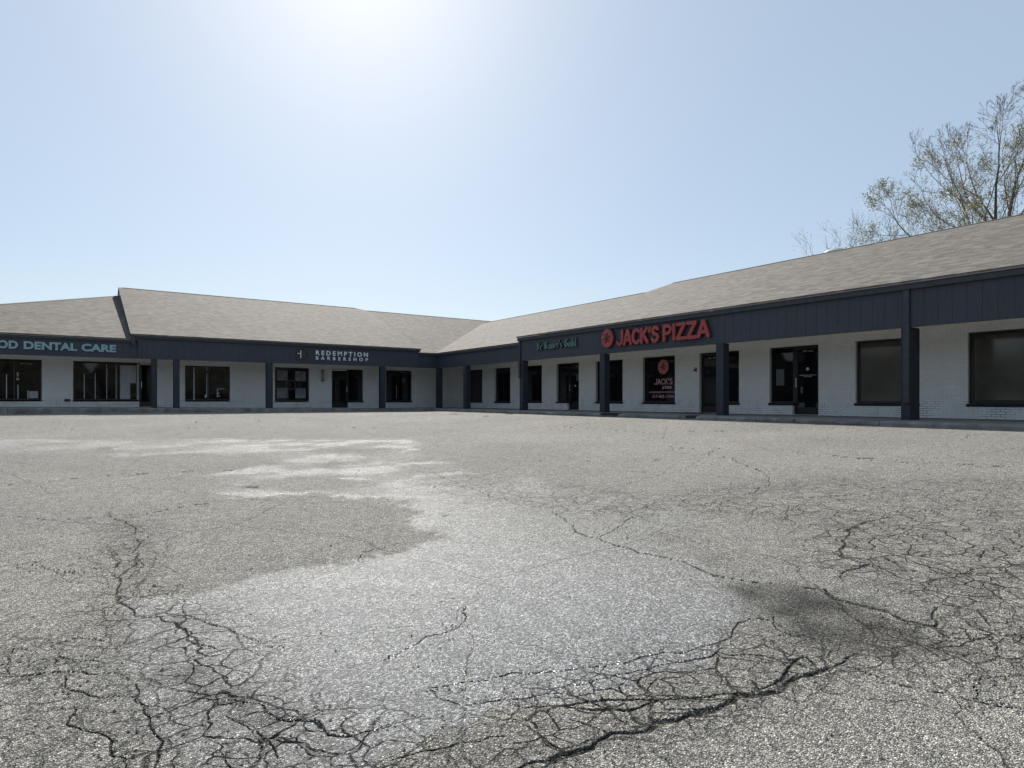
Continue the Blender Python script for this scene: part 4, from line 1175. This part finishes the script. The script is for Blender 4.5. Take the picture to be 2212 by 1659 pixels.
# ---------------------------------------------------------------- things on the walls
P0 = empty('barber_pole', (11.37, 35.3, 1.35)); tag(P0, 'striped barber pole with dark caps on the white wall beside the striped pictures', 'barber pole')
m, nt, p = mat_base('barber_stripes')
co = objco(nt); s_ = N(nt, 'ShaderNodeSeparateXYZ'); nt.links.new(co, s_.inputs[0])
fr = math_(nt, 'FRACT', math_(nt, 'MULTIPLY', math_(nt, 'ADD', math_(nt, 'MULTIPLY', s_.outputs[0], 0.9), s_.outputs[2]), 5.0))
r_ = ramp(nt, fr, [(0.0, (0.36, 0.05, 0.05)), (0.26, (0.5, 0.5, 0.5)), (0.5, (0.06, 0.09, 0.22)), (0.74, (0.5, 0.5, 0.5))]); r_.node.color_ramp.interpolation = 'CONSTANT'
nt.links.new(r_, p.inputs['Base Color']); inp(p, Roughness=0.25)
mb = MB(); mb.lathe((11.37, 35.16, 1.12), [(0.075, 0), (0.075, 0.46)], 20); mb.build('striped_cylinder', m, P0, smooth=False)
mb = MB(); mb.lathe((11.37, 35.16, 1.58), [(0.095, 0), (0.1, 0.03), (0.09, 0.07), (0.05, 0.11), (0.02, 0.13)], 20); mb.build('cap', M['chrome'], P0, smooth=False)
mb = MB(); mb.lathe((11.37, 35.16, 1.0), [(0.02, 0), (0.06, 0.02), (0.09, 0.06), (0.1, 0.09), (0.095, 0.12)], 20); mb.build('cap', M['chrome'], P0, smooth=False)
mb = MB(); mb.box(11.34, 11.40, 35.2, 35.299, 1.04, 1.09).box(11.34, 11.40, 35.2, 35.299, 1.61, 1.66); mb.build('bracket', M['chrome'], P0)

L0 = empty('wall_box', (20.0, 15.85, 1.18)); tag(L0, 'small grey key box on white brick just left of the door behind a post', 'wall box')
mb = MB(); mb.box(19.93, 19.999, 15.79, 15.90, 1.10, 1.25); mb.build('housing', M['grey'], L0, 0.008)
mb = MB(); mb.box(19.922, 19.929, 15.805, 15.885, 1.18, 1.235); mb.build('lid', M['alu'], L0)
V0 = empty('wall_vent', (-0.5, 35.3, -0.05)); tag(V0, 'small brown louvred vent low on the white wall between the two left shopfronts', 'vent')
mb = MB(); mb.box(-0.63, -0.40, 35.25, 35.299, -0.11, 0.01); mb.build('housing', M['grey'], V0)
mb = MB()
for k in range(4): mb.box(-0.62, -0.41, 35.235, 35.249, -0.10+k*0.026, -0.086+k*0.026)
mb.build('louvre', M['sill'], V0)
o = MB().box(18.75, 19.85, 14.85, 16.1, WALKZ+0.001, WALKZ+0.014).build('door_mat', M['matrub'], None, 0.004)
tag(o, 'black rubber mat on the pavement before the door behind the post', 'door mat')

# roof vent behind the ridge
RV = empty('roof_vent', (27.75, 14.3, 6.1)); tag(RV, 'round pale metal vent cap just showing over the ridge', 'roof vent')
mb = MB(); mb.lathe((27.75, 14.3, 5.9), [(0.28, 0), (0.28, 0.68)], 24); mb.build('flue', M['galv'], RV)
mb = MB(); mb.lathe((27.75, 14.3, 6.50), [(0.50, 0), (0.52, 0.03), (0.50, 0.09), (0.40, 0.17), (0.22, 0.22), (0.02, 0.235)], 28); mb.build('vent_cap', M['galv'], RV)

# ---------------------------------------------------------------- trees behind the building
M['bark'] = simple('grey_bark', (0.11, 0.10, 0.09), 0.9, 0.2, var=0.35, scale=3, bump=0.6, bscale=25)
M['twig'] = simple('twig_bark', (0.19, 0.16, 0.135), 0.9, 0.2, var=0.3, scale=3)
def leafmat(name, col):
    m, nt, p = mat_base(name)
    co = objco(nt)
    nt.links.new(ramp(nt, noise_(nt, co, 2.0, 3), [(0.3, tuple(c_*0.6 for c_ in col)), (0.7, tuple(c_*1.4 for c_ in col))]), p.inputs['Base Color'])
    inp(p, Roughness=0.6)
    tr = N(nt, 'ShaderNodeBsdfTranslucent'); tr.inputs[0].default_value = (*[c_*1.6 for c_ in col], 1)
    mx = N(nt, 'ShaderNodeMixShader'); mx.inputs[0].default_value = 0.35
    nt.links.new(p.outputs[0], mx.inputs[1]); nt.links.new(tr.outputs[0], mx.inputs[2])
    nt.links.new(mx.outputs[0], nt.nodes['Material Output'].inputs[0])
    return m
M['leaf'] = leafmat('spring_leaf', (0.16, 0.17, 0.07)); M['bud'] = leafmat('spring_bud', (0.26, 0.26, 0.15))

LEFTV = Vector((-0.819, 0.574, 0))          # runs along the ridge side of the yard, towards the inner corner
def tree(name, label, base, fork, limbs, seed, depth, leaf_p, leafm='leaf', trunk_r=0.28, leaf_size=0.13, maxleafz=99, dens=0.62, reach=0.9):
    """limbs: (sideways, toward the lot, up) vectors in metres, each the full reach of one main limb from the fork"""
    rn = random.Random(seed)
    T = empty(name, base); tag(T, label, 'tree', 'bare spring trees behind the roof')
    tk, tw, lf = MB(), MB(), MB()
    def leafcluster(p_, n):
        for _ in range(n):
            c_ = p_ + Vector((rn.gauss(0, .16), rn.gauss(0, .16), rn.gauss(0, .13)))
            a = Vector((rn.uniform(-1, 1), rn.uniform(-1, 1), rn.uniform(-1, 1))).normalized()
            b = a.orthogonal().normalized()
            s_ = leaf_size*rn.uniform(0.5, 1.2)
            lf.add([c_-a*s_*.5, c_+b*s_*.38, c_+a*s_*.6, c_-b*s_*.38], [(0, 1, 2, 3)])
    def turned(dr, lo, hi):
        ax = dr.orthogonal().normalized(); ax = Matrix.Rotation(rn.uniform(0, 6.283), 3, dr) @ ax
        return Matrix.Rotation(rn.uniform(R(lo), R(hi)), 3, ax) @ dr
    def grow(p_, d, L, r, lv):
        n = 7 if lv == 1 else (5 if lv == 2 else 3)
        pos = Vector(p_); dr = Vector(d); seg = L/n; r0 = r
        wob = 0.13 if lv < 3 else 0.17
        for i in range(n):
            dr = (dr + Vector((rn.gauss(0, wob), rn.gauss(0, wob), rn.gauss(0, wob*0.7)+0.055))).normalized()
            q = pos + dr*seg
            r1 = max(r0*(0.80 if lv < 3 else 0.72), 0.006)
            (tk if lv <= 1 else tw).tube(pos, q, r0, r1, 7 if lv < 2 else (5 if lv < 3 else 3))
            pos = q; r0 = r1
            if lv < depth and (i >= 1 or lv > 2):
                for _ in range(2 if lv > 1 else 1 + (rn.random() < .5)):
                    if rn.random() < dens:
                        nd = turned(dr, 24, 62); nd.z += 0.18; nd.normalize()
                        k = 1 - 0.45*i/n
                        grow(pos, nd, L*k*rn.uniform(0.40, 0.70), max(r0*rn.uniform(0.42, 0.62), 0.008), lv+1)
            if i == n-1 and lv < depth:
                for _ in range(2): grow(pos, turned(dr, 8, 30).normalized(), L*0.4, max(r0*0.85, 0.008), lv+1)
            if lv >= 2 and pos.z < maxleafz and rn.random() < leaf_p*(0.4+1.2*max(0, mnoise.noise(pos*0.45)+0.25)):
                leafcluster(pos, rn.randint(2, 5))
    b = Vector(base)
    top = b + Vector((0, 0, fork))
    midp = b + Vector((0.1, -0.05, fork*0.5))
    tk.tube(b-Vector((0, 0, 0.4)), midp, trunk_r*1.25, trunk_r, 10); tk.tube(midp, top, trunk_r, trunk_r*0.85, 10)
    for sx_, fx_, uz in limbs:
        v = LEFTV*sx_ + Vector((-0.574, -0.819, 0))*fx_ + Vector((0, 0, uz))
        L_ = v.length
        d = v.normalized(); d.z -= 0.12
        grow(top - Vector((0, 0, rn.uniform(0, fork*0.12))), d.normalized(), L_*reach, trunk_r*(0.36+0.016*L_), 1)
    tk.build('trunk', M['bark'], T, smooth=True)
    cr_ = tw.build('crown', M['twig'], T)
    if lf.f: lf.build('foliage', M[leafm], cr_)
    return T
GZ = -0.66
tree('bare_tree', 'largest bare tree with heavy forking limbs and clumps of young leaves, at the right', (41.8, 12.2, GZ), 7.2,
     [(5.4, 0.5, 3.0), (4.6, -1, 5.6), (3.2, 1.5, 7.6), (1.4, -1, 9.0), (-1.0, 1, 9.2), (-4.5, 0, 7.6), (-6, 1, 4.5), (2.2, 2.5, 6.5), (2.4, -2.5, 7.4)], 12, 5, 0.17, 'bud', trunk_r=0.38, maxleafz=14, leaf_size=0.11, dens=0.52, reach=0.80)
tree('bare_tree', 'budding tree whose pale tips enter at the right edge above the largest tree', (47.6, 7.2, GZ), 8.0,
     [(3.4, 0, 11.0), (1.6, 1, 12.5), (-1, -1, 12.5), (-4, 1, 10), (4.6, -2, 7.5)], 5, 4, 0.5, 'bud', 0.34, leaf_size=0.11, dens=0.5, reach=0.74)
tree('bare_tree', 'thin many-stemmed bare tree left of the largest one', (42.5, 17.0, GZ), 4.4,
     [(2.4, 0, 5.4), (0.8, 1, 6.4), (-.8, -1, 7.0), (-2.6, 0, 5.8), (-.2, 1, 6.0)], 22, 4, 0.05, trunk_r=0.17, dens=0.58, reach=0.85, leaf_size=0.1)
tree('bare_tree', 'slender bare sapling between the thin tree and the roof vent', (44.0, 20.3, GZ), 5.0,
     [(0.9, 0, 6.2), (-.3, 1, 5.8), (-1.3, 0, 5.2)], 31, 3, 0.16, trunk_r=0.11, dens=0.6, reach=0.9, leaf_size=0.1)
tree('bare_tree', 'leftmost small budding tree rising behind the round roof vent', (46.2, 23.6, GZ), 5.0,
     [(1.6, 0, 6.4), (0.4, 1, 7.2), (-0.8, 0, 7.0), (-1.9, 0, 5.6)], 44, 3, 0.55, 'bud', 0.13, dens=0.62, reach=0.9, leaf_size=0.1)

# woods on the far side of the lot, seen only as reflections in the windows
def woods():
    rn = random.Random(77); mb = MB()
    for i in range(260):
        a = rn.uniform(R(150), R(330)); r_ = rn.uniform(75, 95)
        c_ = Vector((math.sin(a)*r_, math.cos(a)*r_, 0))
        h = rn.uniform(5, 12); w = rn.uniform(3, 5.5)
        n, m_ = 9, 6; vs = []
        for j in range(m_):
            for k in range(n):
                t = 2*math.pi*k/n; ph = math.pi*j/(m_-1)
                q = rn.uniform(0.8, 1.15)
                vs.append(c_+Vector((math.cos(t)*math.sin(ph)*w*q, math.sin(t)*math.sin(ph)*w*q, -1.6+h*0.5*(1-math.cos(ph))*q)))
        fs = [(j*n+k, j*n+(k+1) % n, (j+1)*n+(k+1) % n, (j+1)*n+k) for j in range(m_-1) for k in range(n)]
        mb.add(vs, fs)
    m = simple('woods_green', (0.065, 0.066, 0.05), 0.95, 0.1, var=0.5, scale=0.8)
    tag(mb.build('far_woods', m), 'dark green line of woods across the road behind the lot', 'woods', kind='stuff')
woods()
